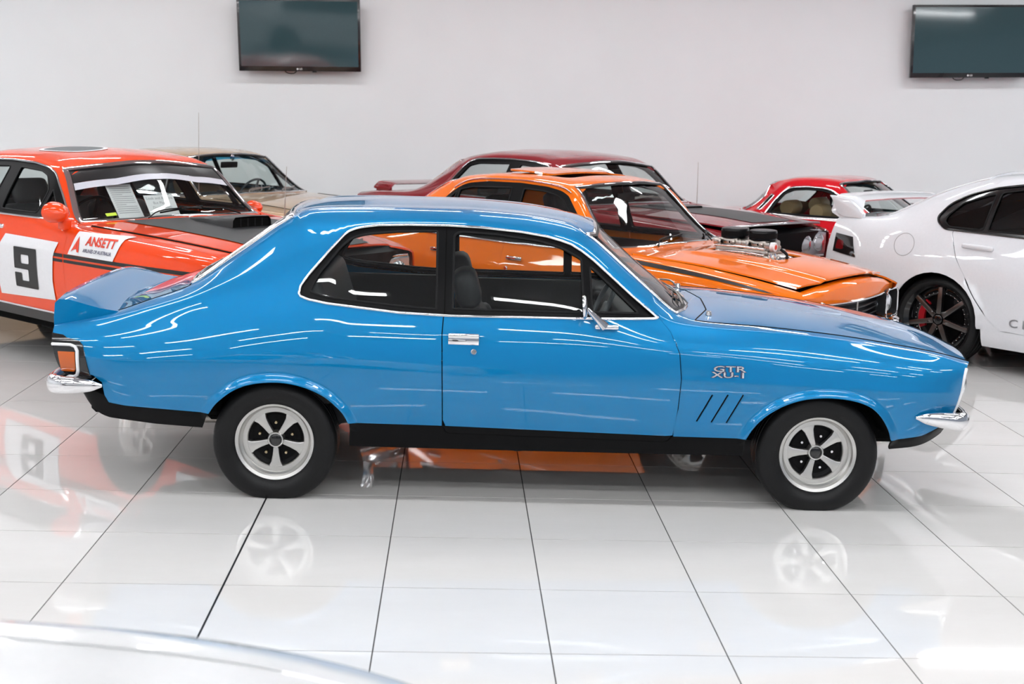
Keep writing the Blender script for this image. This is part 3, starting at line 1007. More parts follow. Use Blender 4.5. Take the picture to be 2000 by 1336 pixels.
    # --- roof with A-pillars --------------------------------------------------------
    S = B.S
    top_poly = B.top
    ws_top = [(1.425, 6), (1.47, 6.5), (1.485, 7), (1.505, 8)]
    rw_top = [(.055, 6), (.035, 7), (.025, 8)]
    roofp = top_poly([(1.757, 5.0), (1.84, 6.0), (1.74, 6.03), (1.50, 6.03)] + [(1.43, 6.05)] + ws_top[1:], [(.20, 5), (.12, 5.6), (.065, 6)] + rw_top[1:])
    B.panel('roof', PAINT, root, roofp, [DLO, B.mir(DLO)], d=.035)
    B.panel('headliner', mat('black_headliner', (.03, .03, .03), .8), root, top_poly([(1.38, 5.3), (1.42, 6), (1.46, 8)], [(.25, 5.3), (.14, 6), (.10, 8)]), off=-.03, d=.06, flange=False)
    # --- bonnet, cowl, boot -------------------------------------------------------------
    cow = [(1.885, 6.04), (1.975, 7), (2.01, 8)]
    bonnet = B.panel('bonnet', PAINT, root, top_poly([(3.225, 6.04), (3.30, 7), (3.325, 8)], [(1.935, 6.04), (2.035, 7), (2.065, 8)]), d=.035)
    B.bead('bonnet_gap', M_DARK, root, top_poly([(3.225, 6.03), (3.30, 7), (3.325, 8)], [(1.933, 6.03), (2.033, 7), (2.063, 8)]), .0035, .0022, .0, True, 6)
    B.bead('boot_gap', M_DARK, root, top_poly([(-.40, 6.04), (-.43, 7), (-.44, 8)], [(-1.005, 6.04), (-1.012, 7), (-1.018, 8)]), .004, .0022, .0, True, 6)
    B.panel('cowl', PAINT, root, top_poly([(1.933, 6.04), (2.033, 7), (2.063, 8)], [(1.84, 6.04), (1.935, 7), (1.965, 8)]), d=.035)
    boot = B.panel('boot_lid', PAINT, root, top_poly([(-.40, 6.05), (-.43, 7), (-.44, 8)], [(-1.005, 6.05), (-1.012, 7), (-1.018, 8)]), d=.035)
    # --- windows -------------------------------------------------------------------------
    B.panel('windscreen', M_WSCREEN, root, top_poly([(1.838, 6.06), (1.93, 7), (1.96, 8)], [(1.43, 6.06), (1.475, 6.5), (1.49, 7), (1.51, 8)]), off=-.004, d=.05, flange=False)
    B.panel('rear_window', M_WSCREEN, root, top_poly([(.05, 6.06), (.03, 7), (.02, 8)], [(-.375, 6.06), (-.405, 7), (-.415, 8)]), off=-.004, d=.05, flange=False)
    def loop(front, rear): return top_poly(front, rear)
    wl = loop([(1.843, 6.03), (1.90, 6.5), (1.935, 7), (1.965, 8)], [(1.425, 6.03), (1.47, 6.5), (1.485, 7), (1.505, 8)])
    B.bead('windscreen_chrome', M_CHROME, root, wl, .009, .007, .003, True, 8)
    wl2 = loop([(1.832, 6.10), (1.888, 6.5), (1.922, 7), (1.952, 8)], [(1.438, 6.10), (1.48, 6.5), (1.497, 7), (1.517, 8)])
    B.bead('windscreen_gasket', M_RUBBER, root, wl2, .012, .005, .0, True, 6)
    rl = loop([(.057, 6.03), (.035, 7), (.025, 8)], [(-.38, 6.03), (-.41, 7), (-.42, 8)])
    B.bead('rear_window_chrome', M_CHROME, root, rl, .015, .014, .004, True, 8)
    rl2 = loop([(.035, 6.18), (.012, 7), (.002, 8)], [(-.358, 6.18), (-.388, 7), (-.398, 8)])
    B.bead('rear_window_gasket', M_RUBBER, root, rl2, .020, .010, .0, True, 6)
    # side glass in a black frame
    qg = rnd([(.165, .965), (.205, 1.045), (.300, 1.166), (.345, 1.203), (.41, 1.222), (.55, 1.236), (.735, 1.243), (.742, .905), (.56, .915), (.39, .930), (.24, .945)], [.02, .02, .02, .02, .03, .02, .012, .012, .02, .02, .02])
    dg = rnd([(.815, .908), (.812, 1.228), (.84, 1.243), (1.00, 1.236), (1.20, 1.212), (1.305, 1.184), (1.398, 1.136), (1.412, .905)], [.008, .012, .02, .02, .02, .02, .01, .008])
    vg = rnd([(1.448, .908), (1.438, 1.105), (1.475, 1.076), (1.665, .906)], [.01, .01, .01, .015])
    frame_cuts = [B.side(q, .03, smax=5) for q in (qg, dg, vg)]
    fr = B.panel('window_frame', M_BLACK, root, DLO, frame_cuts, off=-.006, d=.03, both=True, thick=.02)
    for nm, q in (('quarter_window', qg), ('door_window', dg), ('vent_window', vg)):
        c = np.mean(np.asarray(q), 0)
        B.panel(nm, M_GLASS, root, B.side([c + (np.array(p) - c) * 1.02 for p in q], .03, smax=5), off=-.016, d=.05, both=True, flange=False)
        for f_, b_ in zip(fr, B.bead('window_seal', M_RUBBER, root, B.side(q, .03, smax=5), .006, .005, -.006, True, 6, both=True)): b_.parent = f_
    B.bead('window_chrome', M_CHROME, root, DLO, .0065, .006, .003, True, 8, both=True)
    # B-pillar joint line
    for f_, b_ in zip(fr, B.bead('pillar_joint', M_DARK, root, B.side([(.779, .885), (.776, 1.26)], .03, False, smax=5), .0025, .002, -.004, False, 6, both=True)): b_.parent = f_
    # --- black lower body -------------------------------------------------------------------
    rock = B.poly((.36, .374), (.779, .370), (.79, .343), (.806, .3325), (1.795, .3155), (1.818, .321), (1.838, .346), (2.17, .344), (2.175, .2505), (1.2, .2505), (.352, .2525))
    B.panel('sill', M_BLACK, root, rock, [], off=.0, d=.03, both=True)
    rv = B.poly((XA, 's', .0), (XA, 's', 1.25), (-.752, .47), (-.737, .437), (-.66, .425), (-.285, .4025), (-.320, .3215), (-.53, .334), (-.78, .363), (-.83, .407))
    B.panel('rear_valance', M_BLACK, root, rv, [RA], off=.001, d=.03, both=True)
    fv = B.poly((2.848, .352), (2.86, .352), (3.0, .369), (3.10, .4145), (3.3, 's', 1), (3.3, 's', 0), (3.0, .309), (2.86, .296))
    B.panel('front_valance', M_BLACK, root, fv, [FA], off=.001, d=.03, both=True)
    B.endcap('tail_panel', PAINT, root, -1, 1.2, 6.0, 0.0, .012)
    B.endcap('rear_valance', M_BLACK, root, -1, 0.0, 1.25, 0.0, .012)
    B.endcap('front_panel', M_BLACK, root, 1, 1.0, 6.0, .035, .10, shrink=.98)
    B.endcap('front_valance', M_BLACK, root, 1, 0.0, 1.05, 0.0, .10)
    # headlamp surrounds and lamps on the nose (seen edge-on)
    for sd in (-1, 1):
        q = B.at(np.full(16, XB), np.linspace(1.25, 4.5, 16)); q[:, 1] *= -sd * .995
        q = q + np.array([-.002, 0, 0])
        V, F = sweep(q, .009, .012, np.tile((0, -1.0 if sd < 0 else 1.0, 0), (16, 1)), False, 8)
        mesh_obj('headlamp_rim', V, F, mat('white_enamel', (.8, .8, .82), .3, coat=.5), root)
        lathe_obj('headlamp', [(.0001, .02), (.06, .012), (.082, -.004), (.09, -.008), (.092, -.02), (.092, -.05)], [M_LAMP], root, (3.235, sd * .53, .585), 32, 'x')
    # grille bars
    for k in range(6):
        z = .52 + k * .028
        yy = np.linspace(-.42, .42, 13)
        tube('grille_bar', [(3.20 + .08 * (z - .45) / .2 * .3 + .09 * (1 - (y / .6) ** 2), y, z) for y in yy], .006, M_CHROME if k in (0, 5) else M_STEEL, root, 6)
    # --- bumpers ----------------------------------------------------------------------------
    def bumper(name, path, hw, hh):
        P, e = spline(np.array(path), 8, np.array(list(zip(hw, hh))))
        N = np.zeros_like(P); N[:, 2] = 1
        V, F = sweep(P, e[:, 0], e[:, 1], N, False, 16)
        return autosmooth(mesh_obj(name, V, F, M_CHROME, root), 60)
    half = [(-.752, -.795, .521), (-.80, -.80, .521), (-.88, -.80, .521), (-.955, -.785, .521), (-.995, -.72, .519), (-1.005, -.5, .518), (-1.005, -.25, .518)]
    hw = [.004, .012, .020, .024, .026, .026, .026]; hh = [.007, .026, .038, .042, .042, .042, .042]
    bumper('rear_bumper', half + [(-1.005, 0, .518)] + [(x, -y, z) for x, y, z in half[::-1]], hw + [.026] + hw[::-1], hh + [.037] + hh[::-1])
    half = [(2.955, -.775, .462), (3.0, -.785, .460), (3.08, -.785, .455), (3.16, -.775, .448), (3.205, -.70, .443), (3.222, -.5, .443), (3.235, -.25, .443)]
    bumper('front_bumper', half + [(3.24, 0, .443)] + [(x, -y, z) for x, y, z in half[::-1]], hw + [.026] + hw[::-1], hh + [.037] + hh[::-1])
    # --- tail lamps wrapped round the corner -----------------------------------------------------
    bez = B.poly((XA, 's', 1.75), (XA, 's', 4.25), (-.93, .722), (-.868, .712), (-.850, .695), (-.812, .548), (-.90, .532))
    B.panel('tail_lamp_surround', M_GLOSSBLACK, root, bez, [], off=.005, d=.02, both=True)
    rim = B.side(rnd([(-.995, .690), (-.895, .690), (-.872, .672), (-.872, .575), (-.885, .556), (-.955, .553)], [.004, .025, .01, .02, .02, .004]), .02)
    B.bead('tail_lamp_rim', mat('white_enamel'), root, B.side([(-1.0, .690), (-.905, .692), (-.882, .685), (-.872, .667), (-.868, .58), (-.874, .560), (-.89, .551), (-.955, .551)], .02, False), .0075, .009, .008, False, 8, both=True)
    B.panel('indicator_lens', M_AMBER, root, B.side([(-.965, .660), (-.885, .662), (-.881, .585), (-.888, .574), (-.950, .573)], .02), off=.009, d=.02, both=True)
    # --- spoiler ------------------------------------------------------------------------------
    ys = np.linspace(-.625, .625, 33)
    V, F = [], []
    for y in ys:
        a = abs(y) / .625
        e = 1 - a ** 8 * .30
        cx = -.018 * (1 - a * a)                                  # plan bow
        zc = .775 + (1 - a * a) * .004
        dk = .003 * (1 - a * a)
        prof = [(-.735 + cx * .3 + .02 * a, .835 + dk), (-.80 + cx * .5, .843 + dk + .006 * e), (-.87 + cx * .7, .850 + dk + .022 * e), (-.94 + cx, .856 + dk + .040 * e), (-.985 + cx, .853 + dk + .046 * e), (-1.006 + cx, .835 + dk + .045 * e), (-1.012 + cx, .80 + dk), (-1.012 + cx, .765 + dk), (-.98 + cx, .757 + dk), (-.85 + cx * .6, .79 + dk), (-.74 + cx * .3, .82 + dk)]
        for px_, pz in prof: V.append((px_, y, pz))
    m_ = 11
    for i in range(len(ys) - 1):
        for k in range(m_):
            k2 = (k + 1) % m_
            F.append((i * m_ + k, (i + 1) * m_ + k, (i + 1) * m_ + k2, i * m_ + k2))
    F.append(tuple(range(m_))); F.append(tuple((len(ys) - 1) * m_ + k for k in range(m_))[::-1])
    sp = mesh_obj('boot_spoiler', V, F, PAINT, root)
    bm = bmesh.new(); bm.from_mesh(sp.data); bmesh.ops.recalc_face_normals(bm, faces=bm.faces[:]); bm.to_mesh(sp.data); bm.free()
    autosmooth(sp, 50)
    # --- handle, lock, mirror, badges -------------------------------------------------------------
    for o_, pts in (('door_handle', [(.800, .800), (.938, .797), (.938, .762), (.80, .765)]),):
        pass
    for di, sd in ((0, -1), (1, 1)):
        y = sd * .797
        bm = bmesh.new()
        add_box(bm, (.868, y + sd * .004, .793), (.142, .022, .024), (sd * -.15, 0, 0), .008, 3)
        add_box(bm, (.868, y - sd * .004, .768), (.140, .010, .036), (0, .01, 0), .005, 2)
        h = bm_obj('door_handle', bm, M_CHROME, door[di], 45)
        h['label'] = 'chrome door handle'
        lk = lathe_obj('door_lock', [(.0001, .006), (.010, .006), (.0135, .002), (.0135, -.006)], M_CHROME, door[di], (.915, sd * .808, .722), 20)
        if sd < 0: lk.scale.y = -1
    # door mirror
    bm = bmesh.new()
    add_box(bm, (1.512, -.775, .847), (.110, .040, .022), None, .008, 3)
    P, e = spline([(1.50, -.785, .850), (1.470, -.795, .880), (1.435, -.805, .915), (1.418, -.81, .935)], 5, np.array([.024, .017, .011, .008]))
    V, F = sweep(P, e * 1.2, e, None, False, 10)
    vs = [bm.verts.new(v) for v in V]
    for f in F: bm.faces.new([vs[i] for i in f])
    V, F = lathe([(.0001, .012), (.030, .011), (.050, .007), (.057, 0), (.058, -.006), (.054, -.008), (.0001, -.008)], 28, 'x')
    vs2 = []
    for v in V:
        q = Vector((v[0], v[1], v[2] * .95)); q.rotate(Euler((0, -.10, math.radians(-7))))
        vs2.append(bm.verts.new(q + Vector((1.405, -.84, .945))))
    for f in F:
        try: bm.faces.new([vs2[i] for i in f])
        except ValueError: pass
    bmesh.ops.remove_doubles(bm, verts=bm.verts[:], dist=1e-5)
    mo = bm_obj('door_mirror', bm, M_CHROME, door[0], 40); mo['label'] = 'chrome door mirror on a stalk'
    # bonnet/fender badges
    for txt, zz in (('GTR', .6715), ('XU-1', .6445)):
        V, F = text_mesh(txt, .036, 0, .0003, 1.02)
        w_ = V[:, 0].max() - V[:, 0].min()
        V[:, 0] *= .148 / w_; V[:, 1] *= 1.0
        B.map_side('badge', mat('badge_silver', (.75, .75, .78), .25, .7), fender[0], V + np.array([2.0745, zz]), F, .005)
        V2, F2 = text_mesh(txt, .036, 0, .0026, 1.02)
        V2[:, 0] *= .155 / (V2[:, 0].max() - V2[:, 0].min())
        B.map_side('badge_backing', mat('badge_blue', (.03, .05, .12), .4), fender[0], V2 + np.array([2.0745, zz]), F2, .002)
    # wipers, bonnet pins
    for y0, y1 in ((-.38, .10), (.12, .58)):
        a = B.at([1.99], [8 - abs(y0) / .66 * 2.0])[0]
        P = []
        for k in range(9):
            yy = y0 + (y1 - y0) * k / 8
            s_ = 8 - abs(yy) / .66 * 2.0 if yy < 0 else 8 + yy / .66 * 2.0
            q = B.at([1.945 - .02 * k / 8 - abs(yy) * .09], [s_])[0]
            P.append(q + np.array([0, 0, .014]))
        wp = tube('wiper', P, .005, M_STEEL, root, 6)
        tube('wiper_arm', [np.array([1.985 - abs(y0) * .1, y0 + .06, P[0][2] - .01]), P[0] + (.0, .06, .03), P[4] + (0, 0, .012)], .005, M_STEEL, wp, 6, 4)
    for yy in (-.50, .50):
        lathe_obj('washer_jet', [(.0001, .02), (.012, .018), (.016, .0)], M_CHROME, root, (2.02, yy, .872), 14, 'z')
    # --- interior --------------------------------------------------------------------------------
    GREY = mat('charcoal_vinyl', (.040, .042, .046), .5, spec=.3, bump=.1, bscale=150)
    s1 = seat(root, 1.31, -.33, .23, GREY, .48, .27, name='front_seat', hb=.54); s2 = seat(root, 1.27, .33, .23, GREY, .48, .27, name='front_seat', hb=.54)
    bm = bmesh.new()
    add_box(bm, (.46, 0, .42), (.50, 1.16, .18), (0, -.12, 0), .05, 3)
    add_box(bm, (.20, 0, .72), (.15, 1.10, .56), (0, -.30, 0), .05, 3)
    bm_obj('rear_seat', bm, GREY, root, 60)
    B.panel('parcel_shelf', M_CARD, root, top_poly([(.02, 6.2), (.0, 7), (.0, 8)], [(-.34, 6.2), (-.37, 7), (-.37, 8)]), off=-.17, d=.08, flange=False)
    bm = bmesh.new()
    add_box(bm, (1.68, 0, .80), (.26, 1.24, .16), (0, .12, 0), .05, 3)
    add_box(bm, (1.58, .34, .86), (.14, .40, .07), (0, .2, 0), .03, 3)
    bm_obj('dashboard', bm, M_TRIM, root, 50)
    steering_wheel(root, 1.52, -.34, .86, .18, .42, mat('wheel_rim_grey', (.11, .12, .13), .3))
    for sd in (-1, 1):
        bm = bmesh.new()
        add_box(bm, (1.29, sd * .695, .62), (.98, .03, .50), None, .012, 2)
        add_box(bm, (1.25, sd * .665, .66), (.40, .045, .05), None, .015, 2)
        dc = bm_obj('door_card', bm, M_CARD, root, 40)
        bm = bmesh.new()
        add_box(bm, (.36, sd * .685, .66), (.80, .03, .44), None, .012, 2)
        bm_obj('rear_side_trim', bm, M_CARD, root, 40)
    tube('gear_lever', [(1.36, -.02, .45), (1.33, -.02, .62), (1.31, -.02, .70)], [.008, .008, .02], M_BLACK, root, 8)
    bm = bmesh.new()
    add_box(bm, (1.40, .0, 1.19), (.02, .22, .06), (0, .1, 0), .012, 2)
    bm_obj('rear_view_mirror', bm, M_BLACK, root)
    bm = bmesh.new()
    add_box(bm, (1.18, 0, .29), (1.62, 1.38, .06), None, .01, 1)
    add_box(bm, (-.55, 0, .44), (.60, 1.30, .16), None, .02, 1)
    add_box(bm, (2.50, 0, .45), (1.2, .98, .36), None, .02, 1)
    add_box(bm, (.0, 0, .45), (.7, .98, .30), None, .02, 1)
    add_box(bm, (1.86, 0, .60), (.03, 1.30, .56), None, .01, 1)
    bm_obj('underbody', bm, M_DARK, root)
    for sd in (-1, 1):
        tube('exhaust_pipe', [(-.30, sd * .42, .30), (-.70, sd * .42, .30), (-.80, sd * .42, .315)], .028, M_STEEL, root, 12) if sd < 0 else None
    wheel_wells(root, [(.01, .263, rear_arch), (2.52, .263, front_arch)], .77)
    for sd in (-1, 1):
        for x, rot in ((.012, math.pi), (2.522, .35)):
            wheel(root, x, sd * (.757 - .095), .268, .285, .19, .178, 'five', sd, rot, mat('brass_nut', (.55, .45, .28), .3, 1.0) if x < 1 else M_CHROME)
    bm = bmesh.new()
    add_box(bm, (3.06, -.60, .375), (.05, .02, .04), None, .006, 1)
    bm_obj('tow_bracket', bm, M_STEEL, root)
    return root, B
build_blue()
# ----------------------------------------------------------------------------
# the other cars: one builder, each with its own skin, openings and fittings
# ----------------------------------------------------------------------------
def arc_poly(x, z, r, zb, n=18, flat=1.0):
    a = np.linspace(math.pi, 0, n)
    p = [(x + r * math.cos(t), z + r * flat * math.sin(t)) for t in a]
    return [(x - r - .004, zb)] + p + [(x + r + .004, zb)]

def lerp_lines(L6, L8, f=.5, g=.24):
    return [(a[0] * (1 - f) ** 1.4 + b[0] * (1 - (1 - f) ** 1.4), a[1] * .5, a[2] * g + b[2] * (1 - g)) for a, b in zip(L6, L8)]

def car_shell(cfg):
    """skin, panels, glass, wheels, interior. Returns dict of handles."""
    root = car_root(cfg['name'], *cfg['pose'], cfg['label'])
    P = cfg['paint']; d = cfg.get('d', .05)
    L = cfg['lines']
    L = L[:7] + [lerp_lines(L[6], L[7])] + [L[7]]
    B = Body(L, sharp=cfg['sharp'], nt=240, ms=6)
    S = B.S
    arches = [arc_poly(*a) for a in cfg['arches']]
    cuts = []
    B.deforms += cfg.get('deforms', [])
    for a in arches:
        B.deforms.append(flare(a[1:-1], cfg.get('flare', .012), .05))
        q = B.find(densify(a[1:-1], .04, False))
        cuts.append(np.vstack([q, [(a[-1][0], -.3), (a[0][0], -.3)]]))
    DLO = B.side(cfg['dlo'], .04, smax=5.0)
    g = cfg.get('gap', .003)
    H = {'root': root, 'B': B, 'DLO': DLO}
    cl = cfg['cuts']                       # side cut lines rear -> front, each bottom -> top
    def sh(p, dx): return [(x + dx, z) for x, z in p]
    names = ['front_door'] if len(cl) == 2 else ['rear_door', 'front_door']
    doors = []
    for i, nm in enumerate(names):
        a, b = cl[i], cl[i + 1]
        poly = B.poly(*sh(a, g), (a[-1][0], 's', 5.0), (b[-1][0], 's', 5.0), *sh(b, -g)[::-1], step=.05)
        doors.append(B.panel(nm if len(names) > 1 else 'door', P, root, poly, [DLO] + cuts, d=d, both=True))
    H['doors'] = doors
    f = cl[-1]; c6, c5 = cfg['cowl']       # bonnet rear corner x on lines 6 and 5
    fend = B.poly(*sh(f, g), (c5, 's', 5), (c6, 's', 6), (B.XB + .2, 's', 6.0), (B.XB + .2, 's', 1.0), step=.05)
    H['fender'] = B.panel('front_fender', P, root, fend, [DLO] + cuts, d=d, both=True)
    r = cl[0]
    rw6, rt6 = cfg['rear_glass'][1][0][0], cfg['rear_glass'][0][0][0]
    quar = B.poly((r[-1][0] - g, 's', 5.0), *sh(r, -g)[::-1], (B.XA - .2, 's', 1.0), (B.XA - .2, 's', 6), (rw6, 's', 6), *((rw6 + .002, 's', cfg['wrap']), (rt6 - .002, 's', cfg['wrap'])) if 'wrap' in cfg else ((rt6, 's', 6),), (rt6 + .06, 's', 5.5 if 'wrap' not in cfg else 5.2), (rt6 + .14, 's', 5.0), (r[-1][0] - g, 's', 5.0), step=.05)
    H['quarter'] = B.panel('quarter_panel', P, root, quar, [DLO] + cuts, d=d, both=True)
    wt, wb = cfg['windscreen']             # top and base chains (x, s)
    rt, rb = cfg['rear_glass']
    ap = cfg['a_pillar']                   # x of the pillar foot on lines 5 and 6
    roofp = B.top([(ap[0], 5.0), (ap[1], 6.0), (wt[0][0] + .06, 6.04)] + wt[1:], [(rt6 + .14, 5), (rt6 + .06, 5.5 if 'wrap' not in cfg else 5.2)] + rt)
    H['roof'] = B.panel('roof', P, root, roofp, [DLO, B.mir(DLO)] + [c for c in cfg.get('roof_cuts', [])], d=d)
    B.panel('headliner', cfg.get('liner', M_TRIM), root, B.top([(wt[0][0] - .05, 5.3)] + [(x - .03, s) for x, s in wt], [(rt6 + .22, 5.3)] + [(x + .06, s) for x, s in rt]), [c for c in cfg.get('roof_cuts', [])], off=-.03, d=.1, flange=False)
    if cfg.get('bonnet', True):
        H['bonnet'] = B.panel('bonnet', cfg.get('bonnet_paint', P), root, B.top(cfg['bonnet_front'], cfg['bonnet_rear']), cfg.get('bonnet_cuts', []), d=d, off=cfg.get('bonnet_off', 0.0))
    B.panel('cowl', P, root, B.top([(x - .006, s) for x, s in cfg['bonnet_rear']], wb), d=d)
    H['boot'] = B.panel('boot_lid', P, root, B.top(rb, cfg['boot_rear']), d=d)
    inset = lambda ch, dx: [(x + dx, s + (.05 if k == 0 else 0)) for k, (x, s) in enumerate(ch)]
    wsm = cfg.get('ws_mat', M_WSCREEN)
    H['ws_poly'] = B.top(inset(wb, -.006), inset(wt, .006))
    H['windscreen'] = B.panel('windscreen', wsm, root, H['ws_poly'], off=-.004, d=.08, flange=False)
    H['rear_window'] = B.panel('rear_window', cfg.get('rw_mat', wsm), root, B.top(inset(rt, -.006), inset(rb, .006)), off=-.004, d=.08, flange=False)
    tw = cfg.get('ws_trim', .012); tm = cfg.get('trim', M_CHROME)
    B.bead('windscreen_surround', tm, root, B.top(inset(wb, 0), inset(wt, 0)), tw, .009, .003, True, 6)
    B.bead('windscreen_gasket', M_RUBBER, root, B.top(inset(inset(wb, -.009), -.006), inset(inset(wt, .009), .006)), .011, .005, 0, True, 6)
    B.bead('rear_window_surround', cfg.get('rw_trim', tm), root, B.top(inset(rt, 0), inset(rb, 0)), .01, .008, .003, True, 6)
    fm = cfg.get('frame', M_BLACK)
    gl = cfg['glass']
    gcut = [B.side(q, .04, smax=5) for q, _ in gl]
    H['frame'] = fr = B.panel('window_frame', fm, root, DLO, gcut, off=-.004, d=d, both=True, thick=.02)
    for (q, nm), c in zip(gl, gcut):
        cc = np.mean(np.asarray(q), 0)
        B.panel(nm, cfg.get('side_mat', M_GLASS), root, B.side([cc + (np.array(p) - cc) * 1.02 for p in q], .05, smax=5), off=-.014, d=.08, both=True, flange=False)
        for f_, b_ in zip(fr, B.bead('window_seal', M_RUBBER, root, c, .006, .005, -.004, True, 6, both=True)): b_.parent = f_
    if cfg.get('dlo_trim', True):
        B.bead('window_trim', cfg.get('dlo_mat', M_CHROME), root, DLO, .007, .006, .003, True, 6, both=True)
    # closing panels, floor, wells
    B.endcap('tail_panel', cfg.get('tail_mat', P), root, -1, 0.0, 6.0, .0, .05)
    if cfg.get('nose_cap', True):
        H['nose'] = B.endcap('front_panel', cfg.get('nose_mat', M_BLACK), root, 1, 0.0, 6.0, cfg.get('nose_inset', .03), cfg.get('nose_bulge', .06), shrink=.985)
    wbx = cfg['wb']; hw = cfg['hw']
    bm = bmesh.new()
    add_box(bm, (wbx / 2, 0, .27), (wbx - .75, 2 * hw - .22, .06), None, .01, 1)
    add_box(bm, (-.6, 0, .45), (.62, 2 * hw - .3, .16), None, .02, 1)
    add_box(bm, (wbx + .05, 0, .42), (1.0, 2 * hw - .68, .24), None, .02, 1)
    add_box(bm, (0, 0, .45), (.75, 2 * hw - .68, .3), None, .02, 1)
    add_box(bm, (wbx - .62, 0, .58), (.03, 2 * hw - .3, .5), None, .01, 1)
    add_box(bm, (-.15, 0, .62), (.04, 2 * hw - .35, .46), None, .01, 1)
    bm_obj('underbody', bm, M_DARK, root)
    wheel_wells(root, [(a[0], a[1], p_[1:-1]) for a, p_ in zip(cfg['arches'], arches)], hw - .02, .32)
    for x in (0 if 'wx' not in cfg else cfg['wx'], wbx):
        for sd in (-1, 1):
            wheel(root, x, sd * (hw - cfg['ww'] / 2 - cfg.get('wheel_in', .05)), cfg['wr'] * .955, cfg['wr'], cfg['ww'], cfg['rim'], cfg['style'], sd, cfg.get('wrot', .2))
    # interior
    sm = cfg.get('seat_mat', mat('black_seat_vinyl', (.02, .021, .023), .5, spec=.35, bump=.1, bscale=150))
    zf = cfg.get('seat_z', .36); bx = cfg['seat_x']
    for sd in (-1, 1):
        seat(root, bx, sd * .36, zf, sm, .5, .28, cfg.get('heads', True), hb=cfg.get('seat_h', .56), round_head=cfg.get('round_head', False), hm=cfg.get('head_mat'))
    if cfg.get('rear_seat', True):
        bm = bmesh.new()
        add_box(bm, (bx - .78, 0, zf + .1), (.5, 1.25, .18), (0, -.12, 0), .05, 3)
        add_box(bm, (bx - 1.06, 0, zf + .38), (.15, 1.25, .52), (0, -.35, 0), .05, 3)
        bm_obj('rear_seat', bm, sm, root, 60)
    ic = cfg.get('inner', M_TRIM); bz = cfg['belt']
    dx = cfg['dash_x']
    bm = bmesh.new()
    add_box(bm, (dx, 0, bz - .13), (.34, 2 * hw - .42, .16), (0, .05, 0), .04, 3)
    add_box(bm, (dx + .22, 0, bz - .07), (.40, 2 * hw - .50, .03), (0, .02, 0), .012, 2)
    bm_obj('dashboard', bm, cfg.get('dash_mat', ic), root, 50)
    steering_wheel(root, dx - .24, cfg.get('wheel_side', -1) * .38, bz - .05, .19, .42, cfg.get('sw_mat', M_BLACK))
    B.panel('parcel_shelf', ic, root, B.top([(rt6 - .1, 6.3), (rt[-1][0] - .1, 8)], [(rb[0][0] + .02, 6.3), (rb[-1][0] + .03, 8)]), off=-.20, d=.15, flange=False)
    x0, x1 = cl[0][-1][0], cl[-1][-1][0]
    for sd in (-1, 1):
        bm = bmesh.new()
        add_box(bm, ((x0 + x1) / 2, sd * (hw - .13), bz - .30), (x1 - x0 - .06, .03, .50), None, .012, 2)
        add_box(bm, ((x0 + x1) / 2 + .2, sd * (hw - .165), bz - .26), (.45, .05, .05), None, .015, 2)
        bm_obj('door_card', bm, ic, root, 40)
    bm = bmesh.new()
    q = B.at([B.s2m(H['ws_poly'])[:, 0].min()], [8])[0]
    add_box(bm, (wt[-1][0] - .02, 0, cfg['roof_z'] - .13), (.02, .22, .06), (0, .1, 0), .012, 2)
    bm_obj('rear_view_mirror', bm, M_BLACK, root)
    H['d'] = d
    return H

def wiper(root, B, y0, y1, xb, park=.03, m=M_BLACK):
    """arm and blade lying on the windscreen foot, y0 = pivot, y1 = blade tip; xb(y) = foot of the glass"""
    pts = []
    for k in range(9):
        y = y0 + (y1 - y0) * k / 8
        q = B.find([(xb(y) - park - .10 * k / 8, abs(y))], (0, 1), 6.0) if False else None
        s = _s_of_y(B, xb(y) - park - .06 * k / 8, y)
        P = B.at([s[0]], [s[1]])[0]; N = B.norm([s[0]], [s[1]])[0]
        pts.append(P + N * .016)
    w = tube('wiper', pts[2:], .006, m, root, 6)
    s = _s_of_y(B, xb(y0) + .03, y0)
    p0 = B.at([s[0]], [s[1]])[0] + np.array([0, 0, .012])
    tube('wiper_arm', [p0, pts[2] + (pts[0] - pts[8]) * .02 + np.array([0, 0, .012]), pts[5] + np.array([0, 0, .008])], .005, m, w, 6, 4)
    return w

def _s_of_y(B, x, y):
    ss = np.linspace(6, 8, 41)
    q = B.raw(np.full(41, x), ss)
    i = int(np.argmin(np.abs(np.abs(q[:, 1]) - abs(y))))
    s = ss[i]
    t = x
    for _ in range(3): t += x - B.raw([t], [s])[0, 0]
    return (t, s if y < 0 else B.S - s)

def bullet_mirror(root, loc, sz, m, sd, parent=None, rz=0.0):
    bm = bmesh.new()
    V, F = lathe([(.0001, .085), (.022, .075), (.045, .045), (.056, .005), (.058, -.02), (.05, -.022), (.0001, -.018)], 24, 'x')
    vs = [bm.verts.new((v[0] * sz, v[1] * sz * 1.15, v[2] * sz * .92)) for v in V]
    for f in F:
        try: bm.faces.new([vs[i] for i in f])
        except ValueError: pass
    bmesh.ops.remove_doubles(bm, verts=bm.verts[:], dist=1e-5)
    add_box(bm, (0, -sd * .05 * sz, -.06 * sz), (.06 * sz, .05 * sz, .06 * sz), None, .012 * sz, 2)
    o = bm_obj('door_mirror', bm, m, parent or root, 50)
    o.location = loc; o.rotation_euler = (0, 0, rz)
    return o

def grid_patch(B, name, m, parent, ts_poly, off=.003, d=.05):
    return B.panel(name, m, parent, ts_poly, off=off, d=d, flange=False)

